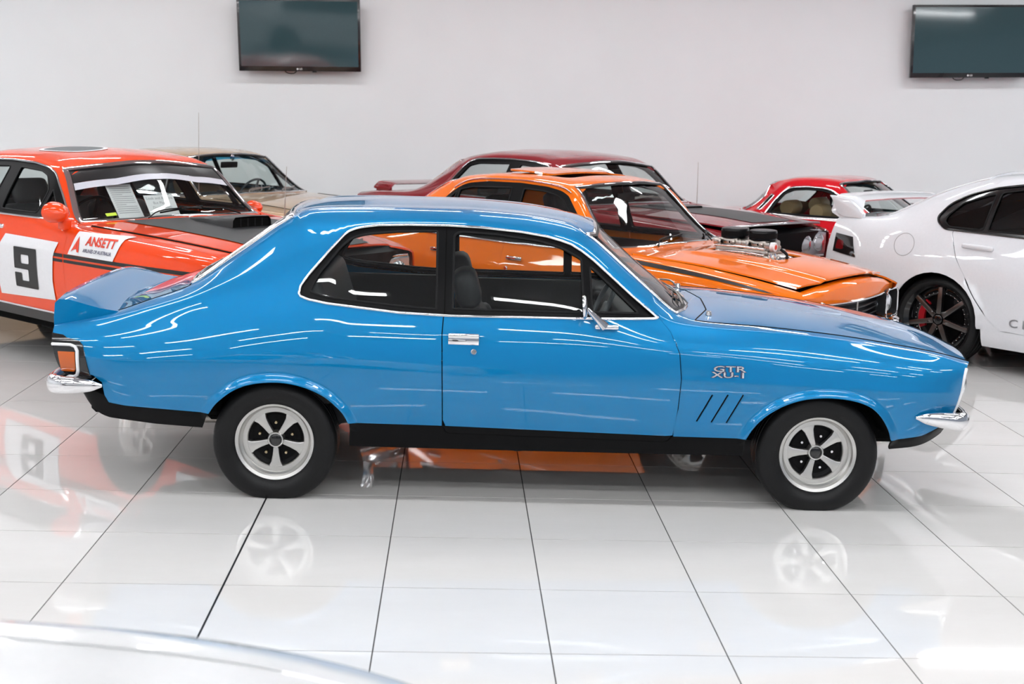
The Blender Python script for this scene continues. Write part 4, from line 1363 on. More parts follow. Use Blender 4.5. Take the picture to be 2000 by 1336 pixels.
XY_L = [
    [(-1.0, .80, .42), (-.8, .84, .36), (-.3, .87, .33), (.4, .885, .305), (2.4, .885, .295), (3.1, .87, .31), (3.45, .84, .34), (3.55, .80, .36)],
    [(-1.03, .82, .48), (-.8, .87, .42), (-.3, .895, .40), (.4, .905, .385), (2.4, .905, .375), (3.1, .89, .39), (3.48, .855, .42), (3.58, .815, .44)],
    [(-1.06, .83, .60), (-.8, .885, .56), (0, .925, .555), (1.2, .93, .55), (2.6, .925, .55), (3.2, .905, .56), (3.5, .865, .57), (3.61, .82, .58)],
    [(-1.07, .83, .78), (-.8, .89, .79), (0, .925, .80), (1.2, .94, .80), (2.4, .935, .80), (3.0, .915, .79), (3.5, .865, .75), (3.64, .815, .74)],
    [(-1.06, .81, .88), (-.8, .85, .915), (0, .875, .955), (.6, .875, .975), (1.5, .872, .975), (2.05, .875, .965), (2.5, .875, .935), (3.0, .865, .905), (3.5, .83, .865), (3.65, .79, .83)],
    [(-1.05, .78, .90), (-.7, .80, .94), (-.25, .785, .965), (.05, .745, 1.06), (.25, .705, 1.155), (.42, .665, 1.265), (.55, .645, 1.312), (.8, .635, 1.342), (1.1, .632, 1.350), (1.4, .636, 1.342), (1.58, .643, 1.322), (1.70, .655, 1.285), (1.84, .695, 1.16), (2.0, .745, 1.0), (2.08, .77, .968), (2.3, .795, .955), (3.0, .785, .925), (3.5, .765, .885), (3.66, .745, .85)],
    [(-1.06, .70, .905), (-.6, .70, .945), (-.28, .68, .955), (-.2, .665, .99), (.05, .62, 1.14), (.22, .585, 1.255), (.30, .57, 1.295), (.45, .56, 1.338), (.8, .560, 1.378), (1.2, .565, 1.382), (1.55, .60, 1.350), (1.70, .628, 1.310), (1.76, .645, 1.265), (1.9, .70, 1.12), (2.03, .748, .993), (2.09, .757, .968), (2.25, .75, .962), (2.7, .725, .947), (3.2, .68, .92), (3.63, .60, .88)],
    [(-1.09, 0, .915), (-.6, 0, .955), (-.40, 0, .965), (-.32, 0, 1.0), (-.04, 0, 1.165), (.14, 0, 1.285), (.23, 0, 1.33), (.45, 0, 1.375), (.8, 0, 1.425), (1.2, 0, 1.430), (1.6, 0, 1.405), (1.78, 0, 1.362), (1.85, 0, 1.31), (2.0, 0, 1.15), (2.16, 0, 1.01), (2.22, 0, .988), (2.35, 0, .985), (2.7, 0, .975), (3.2, 0, .95), (3.69, 0, .90)],
]
XY = dict(lines=XY_L, sharp={1: .6, 3: .7, 4: .2, 5: [(-1, .6), (.3, .3), (.45, 1), (2, 1), (3.6, .9)], 6: [(-1, .9), (.25, .9), (.35, .2), (1.6, .2), (1.7, .9), (2.05, .9), (2.2, .6), (3.6, .6)]},
          wb=2.82, hw=.93, arches=[(0, .33, .355, .2), (2.82, .33, .365, .2)], wr=.33, ww=.19, rim=.185, style='five',
          dlo=rnd([(.42, .985), (.40, 1.10), (.50, 1.285), (.62, 1.322), (.85, 1.336), (1.1, 1.342), (1.4, 1.334), (1.58, 1.312), (1.685, 1.275), (1.82, 1.155), (1.99, .99), (1.2, .985)], [.03, .06, .06, .05, .03, .03, .03, .04, .04, .02, .02, .01]),
          cuts=[[(.43, .40), (.40, .60), (.36, .80), (.40, .96)], [(1.19, .385), (1.19, .80), (1.215, .96)], [(2.17, .38), (2.165, .80), (2.175, .90), (2.06, .975)]],
          cowl=(2.10, 2.075), windscreen=([(1.715, 6), (1.745, 6.5), (1.775, 7), (1.80, 8)], [(2.075, 6), (2.125, 6.5), (2.165, 7), (2.20, 8)]),
          rear_glass=([(.28, 6), (.23, 7), (.20, 8)], [(-.27, 6), (-.35, 7), (-.39, 8)]), a_pillar=(2.07, 2.08),
          bonnet_front=[(3.61, 6.04), (3.65, 7), (3.68, 8)], bonnet_rear=[(2.20, 6.04), (2.27, 7), (2.30, 8)], boot_rear=[(-1.03, 6.05), (-1.06, 7), (-1.07, 8)],
          glass=[(rnd([(.455, 1.02), (.445, 1.10), (.54, 1.262), (.66, 1.288), (1.10, 1.305), (1.13, 1.02)], .025), 'rear_door_window'),
                 (rnd([(1.275, 1.02), (1.235, 1.303), (1.50, 1.290), (1.60, 1.262), (1.70, 1.17), (1.72, 1.02)], .025), 'front_door_window'),
                 (rnd([(1.76, 1.02), (1.735, 1.175), (1.80, 1.12), (1.905, 1.02)], .012), 'vent_window')],
          belt=.985, seat_x=1.28, dash_x=1.88, roof_z=1.38, ws_trim=.022)

def twin_lamps(root, x, y, z, r, sd, rim=M_CHROME, gap=.20):
    for k in (0, 1):
        lathe_obj('headlamp', [(.0001, .03), (r * .5, .025), (r * .85, .008), (r * .93, -.01), (r, -.008), (r * 1.04, -.02), (r * 1.02, -.06)], [M_LAMP], root, (x, sd * (y - k * gap), z), 28, 'x')

def xy_front(root, B, lamp_z=.70):
    """grille, lamps and bumper of the big sedans"""
    g = mat('grille_black', (.012, .012, .013), .4)
    bm = bmesh.new()
    add_box(bm, (3.60, 0, lamp_z), (.05, 1.50, .20), None, .01, 1)
    o = bm_obj('grille', bm, g, root)
    for k in range(7):
        tube('grille_bar', [(3.635, -.42, lamp_z - .08 + k * .027), (3.66, 0, lamp_z - .08 + k * .027), (3.635, .42, lamp_z - .08 + k * .027)], .004, M_STEEL, o, 6)
    fr = [(3.63, -.75, lamp_z - .11), (3.645, 0, lamp_z - .11), (3.63, .75, lamp_z - .11), (3.63, .77, lamp_z), (3.63, .75, lamp_z + .11), (3.645, 0, lamp_z + .11), (3.63, -.75, lamp_z + .11), (3.63, -.77, lamp_z)]
    tube('grille_surround', fr, .011, M_CHROME, o, 8, 0, True)
    for sd in (-1, 1):
        bm = bmesh.new(); add_box(bm, (3.618, sd * .558, lamp_z), (.05, .42, .205), None, .012, 2); bm_obj('lamp_panel', bm, mat('lamp_panel_silver', (.62, .63, .66), .25, .8), o)
    for sd in (-1, 1): twin_lamps(root, 3.645, .655, lamp_z, .085, sd, gap=.195)
    P = spline(np.array([(3.30, -.90, .50), (3.50, -.90, .50), (3.63, -.80, .50), (3.69, -.4, .50), (3.70, 0, .50), (3.69, .4, .50), (3.63, .80, .50), (3.50, .90, .50), (3.30, .90, .50)]), 6)
    V, F = sweep(P, .02, .055, np.tile((0, 0, 1.), (len(P), 1)), False, 12)
    autosmooth(mesh_obj('front_bumper', V, F, M_CHROME, root), 60)
    P = spline(np.array([(-.7, -.88, .55), (-.95, -.88, .55), (-1.08, -.80, .55), (-1.13, 0, .55), (-1.08, .80, .55), (-.95, .88, .55), (-.7, .88, .55)]), 6)
    V, F = sweep(P, .02, .055, np.tile((0, 0, 1.), (len(P), 1)), False, 12)
    autosmooth(mesh_obj('rear_bumper', V, F, M_CHROME, root), 60)

# ---- orange-red racer ------------------------------------------------------------
def build_racer():
    P = mat('race_orange_red', (.84, .062, .005), .35, 0.0, coat=1.0, spec=.05)
    cfg = dict(XY, name='racing_sedan', pose=(-3.549, 10.770, -41.5), bonnet_off=.008, paint=P, label='orange-red four-door racing sedan wearing number 9 and a black bonnet scoop', d=.035)
    H = car_shell(cfg); B = H['B']; root = H['root']
    xy_front(root, B)
    # chrome strip and grey sill under the doors
    B.panel('sill', mat('grey_sill', (.035, .035, .034), .45), root, B.poly((.37, .378), (2.44, .368), (2.44, .306), (.37, .315)), off=.006, d=.06, both=True)
    B.bead('sill_strip', M_CHROME, root, B.side([(.38, .388), (2.43, .378)], .06, False), .007, .006, .004, both=True)
    # stripes
    bk = mat('stripe_black', (.006, .006, .006), .35)
    for z0, z1 in ((.765, .788), (.733, .752)):
        for nm, a, b, par in (('stripe', -.75, .39, H['quarter']), ('stripe', .41, 1.185, H['doors'][0]), ('stripe', 1.20, 2.16, H['doors'][1]), ('stripe', 2.175, 3.45, H['fender'])):
            for o_, p_ in zip(B.panel(nm, bk, root, B.side([(a, z0), (b, z0), (b, z1), (a, z1)], .05), off=.004, d=.03, both=True, flange=False), par): o_.parent = p_
    # number board
    fd = H['doors'][1][0]
    bd = B.panel('number_board', M_WHITE, fd, B.side([(1.372, .445), (2.045, .470), (2.035, .60), (2.055, .76), (2.10, .856), (1.452, .862), (1.40, .77), (1.36, .60)], .03), off=.006, d=.025, flange=False)
    bd['label'] = 'white board with a black number 9'
    def rect(a, b, c, d_): return [(a, b), (c, b), (c, d_), (a, d_)]
    # the numeral as an outline with a hole and a hook
    x0, x1, z0, z1 = 1.590, 1.862, .520, .790
    w = (x1 - x0); h = (z1 - z0)
    def fx(u): return x0 + u * w
    def fz(v): return z0 + v * h
    outer = [(fx(0), fz(0)), (fx(1), fz(0)), (fx(1), fz(1)), (fx(0), fz(1)), (fx(0), fz(.46)), (fx(.62), fz(.46)), (fx(.62), fz(.36 - .19)), (fx(.31), fz(.17)), (fx(.31), fz(.36)), (fx(0), fz(.36))]
    hole = rnd([(fx(.30), fz(.60)), (fx(.66), fz(.60)), (fx(.66), fz(.82)), (fx(.30), fz(.82))], .012)
    o = B.panel('numeral', M_INK, bd, B.side(rnd(outer, .008, 2), .03), [B.side(hole, .03)], off=.010, d=.025, flange=False)
    # airline sticker
    ff = H['fender'][0]
    st = B.panel('sponsor_sticker', M_WHITE, ff, B.side([(2.225, .792), (2.708, .788), (2.765, .936), (2.290, .940)], .03), off=.006, d=.03, flange=False)
    st['label'] = 'white sponsor sticker with red lettering'
    red = mat('sticker_red', (.72, .045, .012), .4); navy = mat('sticker_navy', (.03, .035, .09), .4)
    def skew(V, cx, cz, kx=.38): return np.stack([cx + V[:, 0] + V[:, 1] * kx * .25, cz + V[:, 1]], 1)
    V, F = text_mesh('ANSETT', .075, .0, .0022, 1.0); V[:, 0] *= .305 / (V[:, 0].max() - V[:, 0].min())
    B.map_side('lettering', red, st, skew(V, 2.555, .886), F, .010)
    V, F = text_mesh('AIRLINES OF AUSTRALIA', .032, .0, .0006, 1.0); V[:, 0] *= .295 / (V[:, 0].max() - V[:, 0].min())
    B.map_side('lettering', navy, st, skew(V, 2.535, .827), F, .010)
    tri = [(2.262, .812), (2.315, .918), (2.338, .812), (2.318, .812), (2.306, .842), (2.292, .828)]
    V = np.array([(2.325, .912), (2.348, .812), (2.328, .812), (2.300, .836), (2.275, .818), (2.268, .812)])
    B.map_side('emblem', red, st, [(2.322, .912), (2.346, .810), (2.326, .812), (2.308, .846)], [(0, 1, 2, 3)], .010)
    B.map_side('emblem', red, st, [(2.322, .912), (2.305, .850), (2.268, .812), (2.262, .812)], [(0, 1, 2, 3)], .010)
    B.map_side('emblem', red, st, [(2.262, .812), (2.300, .852), (2.318, .830), (2.296, .828)], [(0, 1, 2, 3)], .0105)
    # roof roundel
    a = np.linspace(0, 2 * math.pi, 40, endpoint=False)
    def disc(r, cx=1.20, cy=-.22):
        out = []
        for t in a:
            x, y = cx + r * math.cos(t), cy + r * math.sin(t)
            s = _s_any(B, x, y); out.append(s)
        return np.array(out)
    B.panel('roundel_ring', M_WHITE, H['roof'], disc(.238), [disc(.205)], off=.003, d=.06, flange=False)
    B.panel('roundel', mat('roundel_grey', (.06, .075, .08), .4), H['roof'], disc(.207), off=.003, d=.06, flange=False)
    # bonnet: matt black centre and scoop
    mb = mat('matt_black', (.022, .023, .025), .42, spec=.45)
    B.panel('bonnet_blackout', mb, H['bonnet'], B.top([(3.60, 6.62), (3.66, 7.3), (3.67, 8)], [(2.215, 6.62), (2.285, 7.3), (2.305, 8)]), off=.013, d=.04, flange=False)
    V, F = [], []
    sec = [(2.38, .10, .012), (2.52, .150, .034), (2.70, .160, .058), (2.88, .165, .076), (2.925, .165, .076)]
    for x, hwid, hh in sec:
        z = B.raw([x], [8])[0, 2] + .004
        for yy, k in ((-1, 0), (-.97, .72), (-.86, 1), (0, 1.06), (.86, 1), (.97, .72), (1, 0)): V.append((x, yy * hwid, z + k * hh))
    for i in range(4):
        for k in range(6): F.append((i * 7 + k, i * 7 + k + 1, (i + 1) * 7 + k + 1, (i + 1) * 7 + k))
    sc = autosmooth(mesh_obj('bonnet_scoop', V, F, mat('scoop_black', (.012, .012, .013), .3), H['bonnet']), 40)
    zz = B.raw([2.91], [8])[0, 2] + .012
    mesh_obj('scoop_mouth', [(2.912, -.155, zz), (2.912, .155, zz), (2.912, .148, zz + .060), (2.912, -.148, zz + .060)], [(0, 1, 2, 3)], M_DARK, sc, False)
    for yy in (-.09, -.03, .03, .09):
        mesh_obj('scoop_divider', [(2.918, yy - .003, zz), (2.918, yy + .003, zz), (2.918, yy + .003, zz + .06), (2.918, yy - .003, zz + .06)], [(0, 1, 2, 3)], M_TRIM, sc, False)
    # raised edge shadow gap beside the bonnet
    B.bead('bonnet_gap', M_DARK, root, [(2.22, 6.0), (2.7, 6.0), (3.2, 6.0), (3.6, 6.0)], .011, .006, .001, both=True)
    for yy in (-.45, .45):
        lathe_obj('bonnet_pin', [(.0001, .03), (.008, .03), (.009, .01), (.03, .008), (.03, 0)], M_STEEL, H['bonnet'], (3.50, yy, B.raw([3.5], [8])[0, 2] - .025), 14, 'z')
    # screen: sun strip, papers, green sticker
    wb_ = B.top([(1.855, 6.06), (1.905, 7), (1.93, 8)], [(1.735, 6.06), (1.79, 7), (1.812, 8)])
    wb2 = B.top([(1.905, 6.06), (1.945, 7), (1.965, 8)], [(1.857, 6.06), (1.907, 7), (1.932, 8)])
    B.panel('sun_strip', mat('strip_black', (.01, .01, .011), .3), H['windscreen'], B.top([(1.82, 6.06), (1.868, 7), (1.885, 8)], [(1.728, 6.06), (1.785, 7), (1.806, 8)]), off=.001, d=.06, flange=False)
    B.panel('sun_strip', mat('strip_white', (.55, .56, .62), .3), H['windscreen'], B.top([(1.862, 6.06), (1.905, 7), (1.92, 8)], [(1.821, 6.06), (1.869, 7), (1.886, 8)]), off=.001, d=.06, flange=False)
    xb = lambda y: 2.20 - .125 * (abs(y) / .69) ** 2
    wiper(root, B, -.30, .22, xb); wiper(root, B, .52, .02, xb)
    for (cx, cy, ww, hh, yaw, tilt, lines) in ((2.02, -.30, .21, .28, .05, .62, 14), (2.08, -.06, .24, .19, -.05, .62, 3)):
        e = mesh_obj('paper_sheet', [(0, -ww / 2, 0), (0, ww / 2, 0), (0, ww / 2, hh), (0, -ww / 2, hh)], [(0, 1, 2, 3)], M_PAPER, None, False)
        tag(e, 'printed white sheet standing behind the windscreen of car 9, %s' % ('tall page of small print' if lines > 5 else 'wide notice in large print'), 'paper', None)
        M = Matrix.Translation((-3.549, 10.770, 0)) @ Matrix.Rotation(math.radians(-41.5), 4, 'Z') @ Matrix.Translation((cx, cy, .975)) @ Matrix.Rotation(yaw, 4, 'Z') @ Matrix.Rotation(-tilt, 4, 'Y')
        e.matrix_world = M
        gi = mat('grey_print', (.30, .30, .32), .7)
        if lines > 5:
            V, F = [], []
            for k in range(lines):
                z = hh * (.93 - k * .058); l = ww * (.42 if k % 5 == 4 else .82) / 2
                b = len(V); V += [(.001, -ww * .41, z), (.001, -ww * .41 + 2 * l, z), (.001, -ww * .41 + 2 * l, z + .004), (.001, -ww * .41, z + .004)]; F.append((b, b + 1, b + 2, b + 3))
            t = mesh_obj('print_lines', V, F, gi, e, False); t['kind'] = 'stuff'
        else:
            for k, tx in enumerate(('Look and Admire', 'But Please', "Don't Touch")):
                t = flat_text('print', tx, .030, gi, e, (.001, 0, hh * (.86 - .2 * k)), (math.pi / 2, 0, math.pi / 2))
    s = _s_of_y(B, 2.03, -.50); p = B.at([s[0]], [s[1]])[0]
    B.panel('green_sticker', mat('sticker_green', (.45, .62, .03), .5), H['windscreen'], np.array([_s_of_y(B, 2.075, -.545), _s_of_y(B, 2.085, -.46), _s_of_y(B, 2.06, -.458), _s_of_y(B, 2.05, -.543)]), off=.0015, d=.05, flange=False)
    bullet_mirror(root, (2.13, -.96, 1.055), 1.3, P, -1); bullet_mirror(root, (1.86, .90, 1.0), 1.0, P, 1)
    for k in (0, 1):
        bm = bmesh.new(); add_box(bm, ((.55, 1.32)[k], -.90, .905), (.15, .03, .03), None, .01, 2); bm_obj('door_handle', bm, M_CHROME, H['doors'][k][0], 45)
    tube('aerial', [(2.50, .65, .955), (2.50, .66, 1.2), (2.50, .672, 1.345)], [.004, .0025, .0018], M_STEEL, root, 6)
    lathe_obj('aerial_base', [(.0001, .02), (.02, .015), (.025, 0)], M_CHROME, root, (2.50, .65, .95), 14, 'z')
    # front apron with the fuel shield
    bm = bmesh.new(); add_box(bm, (3.55, 0, .36), (.06, 1.5, .16), None, .02, 2); ap = bm_obj('front_apron', bm, P, root)
    sh_ = [(-.055, .05), (-.055, -.02), (-.03, -.05), (0, -.062), (.03, -.05), (.055, -.02), (.055, .05), (0, .062)]
    s_ = mesh_obj('shield', [(0, y, z) for y, z in sh_], [tuple(range(8))], M_WHITE, ap, False); s_.location = (3.582, -.52, .40)
    flat_text('shield_letters', 'BP', .07, navy, s_, (.002, 0, .004), (math.pi / 2, 0, math.pi / 2), .002)
    for sd in (-1, 1):
        lathe_obj('driving_lamp', [(.0001, .03), (.06, .02), (.09, 0), (.095, -.02), (.07, -.06), (.0001, -.08)], [M_LAMP], root, (3.73, sd * .30, .62), 28, 'x')
    return H

def _s_any(B, x, y):
    ss = np.linspace(0, 8, 161)
    q = B.raw(np.full(161, x), ss)
    yy = -q[:, 1]
    m = ss > 5.0
    i = int(np.argmin(np.abs(yy[m] - abs(y)))); s = ss[m][i]
    j = np.where(m)[0][i]
    # refine
    if 0 < j < 160:
        a, b = yy[j - 1], yy[j + 1]
        if abs(a - b) > 1e-6: s = float(np.clip(ss[j - 1] + (a - abs(y)) / (a - b) * (ss[j + 1] - ss[j - 1]), ss[j - 1], ss[j + 1]))
    t = x
    for _ in range(3): t += x - B.raw([t], [s])[0, 0]
    return (t, s if y < 0 else B.S - s)
build_racer()
# ---- orange four-door with the blown engine -----------------------------------------
def build_orange():
    P = mat('bright_orange', (.88, .170, .002), .35, 0.0, coat=1.0, spec=.05)
    L = [
        [(-1.0, .72, .40), (-.75, .76, .33), (-.3, .79, .30), (.4, .80, .26), (2.2, .80, .25), (2.85, .785, .27), (3.15, .74, .30), (3.22, .70, .33)],
        [(-1.04, .74, .47), (-.75, .79, .40), (-.3, .815, .36), (.4, .825, .34), (2.2, .825, .33), (2.85, .81, .36), (3.18, .755, .38), (3.25, .72, .40)],
        [(-1.07, .75, .56), (-.75, .81, .53), (0, .84, .52), (1.2, .845, .52), (2.4, .845, .52), (2.9, .825, .52), (3.2, .765, .52), (3.27, .73, .53)],
        [(-1.08, .745, .70), (-.7, .81, .72), (0, .845, .72), (1.2, .85, .70), (2.3, .85, .69), (2.85, .83, .66), (3.18, .77, .62), (3.28, .73, .61)],
        [(-1.07, .73, .80), (-.6, .77, .83), (0, .795, .85), (.6, .80, .855), (1.5, .80, .845), (2.0, .81, .83), (2.4, .815, .80), (2.85, .80, .755), (3.1, .765, .71), (3.28, .72, .67)],
        [(-1.05, .70, .82), (-.6, .73, .86), (-.2, .725, .90), (.1, .70, 1.0), (.30, .665, 1.13), (.42, .635, 1.235), (.52, .615, 1.278), (.7, .60, 1.298), (1.0, .60, 1.303), (1.25, .605, 1.290), (1.40, .615, 1.268), (1.48, .63, 1.235), (1.60, .665, 1.10), (1.75, .705, .945), (1.86, .73, .875), (2.05, .765, .858), (2.4, .775, .835), (2.8, .765, .79), (3.1, .735, .745), (3.30, .695, .705)],
        [(-1.06, .62, .825), (-.6, .64, .87), (-.30, .635, .90), (-.2, .62, .955), (.02, .585, 1.10), (.22, .555, 1.225), (.31, .545, 1.262), (.45, .535, 1.298), (.7, .53, 1.322), (1.0, .53, 1.326), (1.25, .535, 1.312), (1.41, .55, 1.285), (1.48, .565, 1.24), (1.62, .615, 1.09), (1.82, .675, .915), (1.90, .69, .882), (2.1, .69, .868), (2.5, .675, .845), (2.9, .655, .800), (3.24, .63, .745)],
        [(-1.10, 0, .83), (-.6, 0, .875), (-.42, 0, .91), (-.32, 0, .965), (-.10, 0, 1.11), (.14, 0, 1.245), (.24, 0, 1.29), (.45, 0, 1.325), (.7, 0, 1.345), (1.0, 0, 1.35), (1.3, 0, 1.335), (1.50, 0, 1.305), (1.57, 0, 1.26), (1.73, 0, 1.10), (1.95, 0, .925), (2.03, 0, .895), (2.2, 0, .885), (2.5, 0, .875), (2.9, 0, .845), (3.30, 0, .785)],
    ]
    cfg = dict(name='blown_sedan', pose=(.104, 10.565, -41.27), paint=P, label='bright orange four-door sedan with a supercharged engine through its bonnet', lines=L, d=.032,
        sharp={1: .5, 3: .6, 4: .2, 5: [(-1, .6), (.3, .3), (.5, 1), (1.9, 1), (2.2, .9), (3.4, .8)], 6: [(-1, .9), (.25, .9), (.35, .2), (1.25, .2), (1.42, .9), (1.9, .9), (2.1, .7), (3.4, .7)]},
        wb=2.586, hw=.85, arches=[(0, .31, .345, .2), (2.586, .31, .35, .2)], wr=.315, ww=.2, rim=.185, style='five', flare=.02,
        dlo=rnd([(.215, .885), (.30, 1.13), (.44, 1.232), (.52, 1.262), (.70, 1.283), (1.0, 1.288), (1.24, 1.275), (1.37, 1.254), (1.445, 1.222), (1.56, 1.10), (1.80, .88), (1.1, .872)], [.04, .05, .04, .03, .03, .03, .03, .03, .02, .02, .015, .01]),
        cuts=[[(.40, .36), (.37, .55), (.28, .72), (.30, .86)], [(1.0, .34), (1.0, .75), (1.01, .85)], [(1.96, .335), (1.965, .70), (1.95, .80), (1.87, .862)]],
        cowl=(1.91, 1.89), windscreen=([(1.425, 6), (1.45, 6.5), (1.475, 7), (1.51, 8)], [(1.875, 6), (1.925, 6.5), (1.965, 7), (2.0, 8)]),
        rear_glass=([(.28, 6), (.23, 7), (.20, 8)], [(-.27, 6), (-.35, 7), (-.38, 8)]), a_pillar=(1.87, 1.89),
        bonnet_front=[(3.20, 6.05), (3.27, 7), (3.29, 8)], bonnet_rear=[(2.02, 6.05), (2.07, 7), (2.10, 8)], boot_rear=[(-1.03, 6.05), (-1.06, 7), (-1.08, 8)],
        glass=[(rnd([(.275, .915), (.345, 1.115), (.43, 1.195), (.435, .915)], .012), 'rear_quarter_window'), (rnd([(.46, .915), (.455, 1.21), (.56, 1.235), (.93, 1.25), (.945, .912)], .015), 'rear_door_window'),
               (rnd([(1.055, .912), (1.035, 1.25), (1.22, 1.243), (1.34, 1.222), (1.41, 1.19), (1.52, 1.085), (1.70, .912)], .02), 'front_door_window')],
        belt=.87, seat_x=1.06, dash_x=1.66, roof_z=1.33, ws_trim=.010, ws_mat=glass_mat('smoke_screen', (.80, .84, .83)), dlo_trim=False, seat_z=.30, seat_h=.60, nose_cap=True, nose_inset=.05, nose_bulge=.05)
    # bonnet stands proud of the wings, with an opening for the engine
    Bq = None
    def centre_bulge(Pt):
        u = np.clip((.40 - np.abs(Pt[:, 1])) / .045, 0, 1); w = np.clip((Pt[:, 0] - 2.15) / .15, 0, 1) * np.clip((3.6 - Pt[:, 0]) / .3, 0, 1)
        Pt = Pt.copy(); Pt[:, 2] += np.where(Pt[:, 2] > .6, .013 * u * u * (3 - 2 * u) * w, 0); return Pt
    cfg['deforms'] = [centre_bulge]
    cfg['bonnet_off'] = .008
    hole = [(2.28, -.19), (2.84, -.19), (2.84, .19), (2.28, .19)]
    sun = [(.80, -.40), (1.24, -.40), (1.24, .40), (.80, .40)]
    L2 = L[:7] + [lerp_lines(L[6], L[7])] + [L[7]]
    Bt = Body(L2, sharp=cfg['sharp'], nt=240, ms=6)
    cfg['bonnet_cuts'] = [np.array([_s_any(Bt, x, y) for x, y in densify(rnd(hole, .05), .05)])]
    cfg['roof_cuts'] = [np.array([_s_any(Bt, x, y) for x, y in densify(rnd(sun, .08), .06)])]
    H = car_shell(cfg); B = H['B']; root = H['root']
    H['bonnet'].matrix_local = Matrix.Translation((2.1, 0, .885)) @ Matrix.Rotation(math.radians(-.55), 4, 'Y') @ Matrix.Translation((-2.1, 0, -.885))
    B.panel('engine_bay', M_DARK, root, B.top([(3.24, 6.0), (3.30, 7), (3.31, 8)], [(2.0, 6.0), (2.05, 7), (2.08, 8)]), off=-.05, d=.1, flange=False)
    B.bead('belt_strip', M_CHROME, root, B.side([(.24, .884), (1.1, .872), (1.80, .878)], .05, False, smax=5), .007, .006, .004, both=True)
    # chrome gutter
    B.bead('gutter', M_CHROME, root, B.poly((.40, 's', 5), (1.46, 's', 5), (1.46, 's', 5), (.40, 's', 5))[:30], .006, .007, .004, both=True)
    # fender stripe: tapering black band on the wing crown
    bk = mat('stripe_black', (.006, .006, .006), .35)
    B.panel('stripe', bk, H['fender'][0], B.poly((1.93, 's', 4.15), (2.4, 's', 4.18), (2.8, 's', 4.3), (3.02, 's', 4.45), (3.12, 's', 4.62), (3.05, 's', 4.78), (2.8, 's', 4.86), (2.4, 's', 4.86), (1.93, 's', 4.86)), off=.004, d=.025, both=True, flange=False)
    # tilted sunroof
    top = B.panel('sunroof', P, root, np.array([_s_any(B, x, y) for x, y in densify(rnd([(.82, -.38), (1.22, -.38), (1.22, .38), (.82, .38)], .07), .06)]), off=0, d=.06, thick=.012)
    R = Matrix.Translation((1.08, 0, 1.352)) @ Matrix.Rotation(math.radians(1.2), 4, 'Y') @ Matrix.Translation((-1.22, 0, -1.335))
    top.matrix_local = R
    # wipers, mirrors
    xb = lambda y: 2.0 - .125 * (abs(y) / .69) ** 2
    wiper(root, B, -.33, .10, xb); wiper(root, B, .42, .62, xb, .04)
    # nose: grille, lamps, bumper
    gm = mat('grille_black'); hb = mat('lamp_bezel_black', (.02, .021, .023), .5)
    gz0, gz1 = .50, .645
    bm = bmesh.new()
    add_box(bm, (3.225, 0, .56), (.05, 1.36, .30), None, .01, 1)
    g_ = bm_obj('grille', bm, gm, root)
    for k in range(6):
        z = .455 + k * .036
        tube('grille_bar', [(3.262, -.46, z), (3.315, -.15, z), (3.325, 0, z), (3.315, .15, z), (3.262, .46, z)], .006, mat('grille_bar_dark', (.05, .05, .055), .35, .6), g_, 6)
    tube('grille_bar', [(3.33, 0, .44), (3.33, 0, .65)], .007, M_STEEL, g_, 6)
    # leading edge of the nose above the grille
    V, F = [], []
    ys = np.linspace(-.70, .70, 41)
    for y in ys:
        a = abs(y) / .70
        x = 3.335 - .07 * a ** 2.2; zt = .782 - .072 * a ** 2; zb = .650 + .012 * a
        V += [(x - .09, y, zt + .004), (x - .03, y, zt), (x, y, zt - .022), (x + .004, y, zb + .05), (x - .004, y, zb), (x - .06, y, zb - .004)]
    for i in range(40):
        for k in range(5): F.append((i * 6 + k, (i + 1) * 6 + k, (i + 1) * 6 + k + 1, i * 6 + k + 1))
    o = mesh_obj('nose_panel', V, F, P, root)
    bm = bmesh.new(); bm.from_mesh(o.data); bmesh.ops.recalc_face_normals(bm, faces=bm.faces[:]); bm.to_mesh(o.data); bm.free(); autosmooth(o, 40)
    tube('nose_strip', [(3.335 - .07 * (abs(y) / .7) ** 2.2 + .004, y, .648 + .012 * abs(y) / .7) for y in np.linspace(-.47, .47, 21)], .006, M_CHROME, o, 6)
    for sd in (-1, 1):
        fr = rnd([(sd * .465, .485), (sd * .722, .485), (sd * .705, .675), (sd * .458, .675)], .05, 5)
        xs = lambda y: 3.318 - .028 * max(0, (abs(y) - .46) / .25)
        n = len(fr)
        V = [(xs(y) + .012, y, z) for y, z in fr] + [(xs(y) - .06, y * .98 + sd * .012, .578 + (z - .578) * .9) for y, z in fr]
        F = [(i, (i + 1) % n, n + (i + 1) % n, n + i) for i in range(n)] + [tuple(n + i for i in range(n))]
        o = mesh_obj('headlamp_bezel', V, F, hb, root, False)
        tube('headlamp_trim', [(xs(y) + .014, y, z) for y, z in fr], .006, M_CHROME, o, 6, 0, True)
        lathe_obj('headlamp', [(.0001, .035), (.045, .028), (.075, .006), (.083, -.01), (.086, -.02), (.084, -.06)], [M_LAMP], root, (3.285, sd * .548, .580), 28, 'x')
        # corner skin outside the lamp
        bm = bmesh.new(); add_box(bm, (3.245, sd * .595, .475), (.09, .25, .03), None, .008, 2); bm_obj('lamp_sill', bm, P, root)
    pts = [(2.98, -.83, .42), (3.16, -.82, .42), (3.30, -.74, .42), (3.37, -.55, .42), (3.41, 0, .42), (3.37, .55, .42), (3.30, .74, .42), (3.16, .82, .42), (2.98, .83, .42)]
    Q = spline(np.array(pts), 6)
    V, F = sweep(Q, .02, .045, np.tile((0, 0, 1.), (len(Q), 1)), False, 12)
    autosmooth(mesh_obj('front_bumper', V, F, M_CHROME, root), 60)
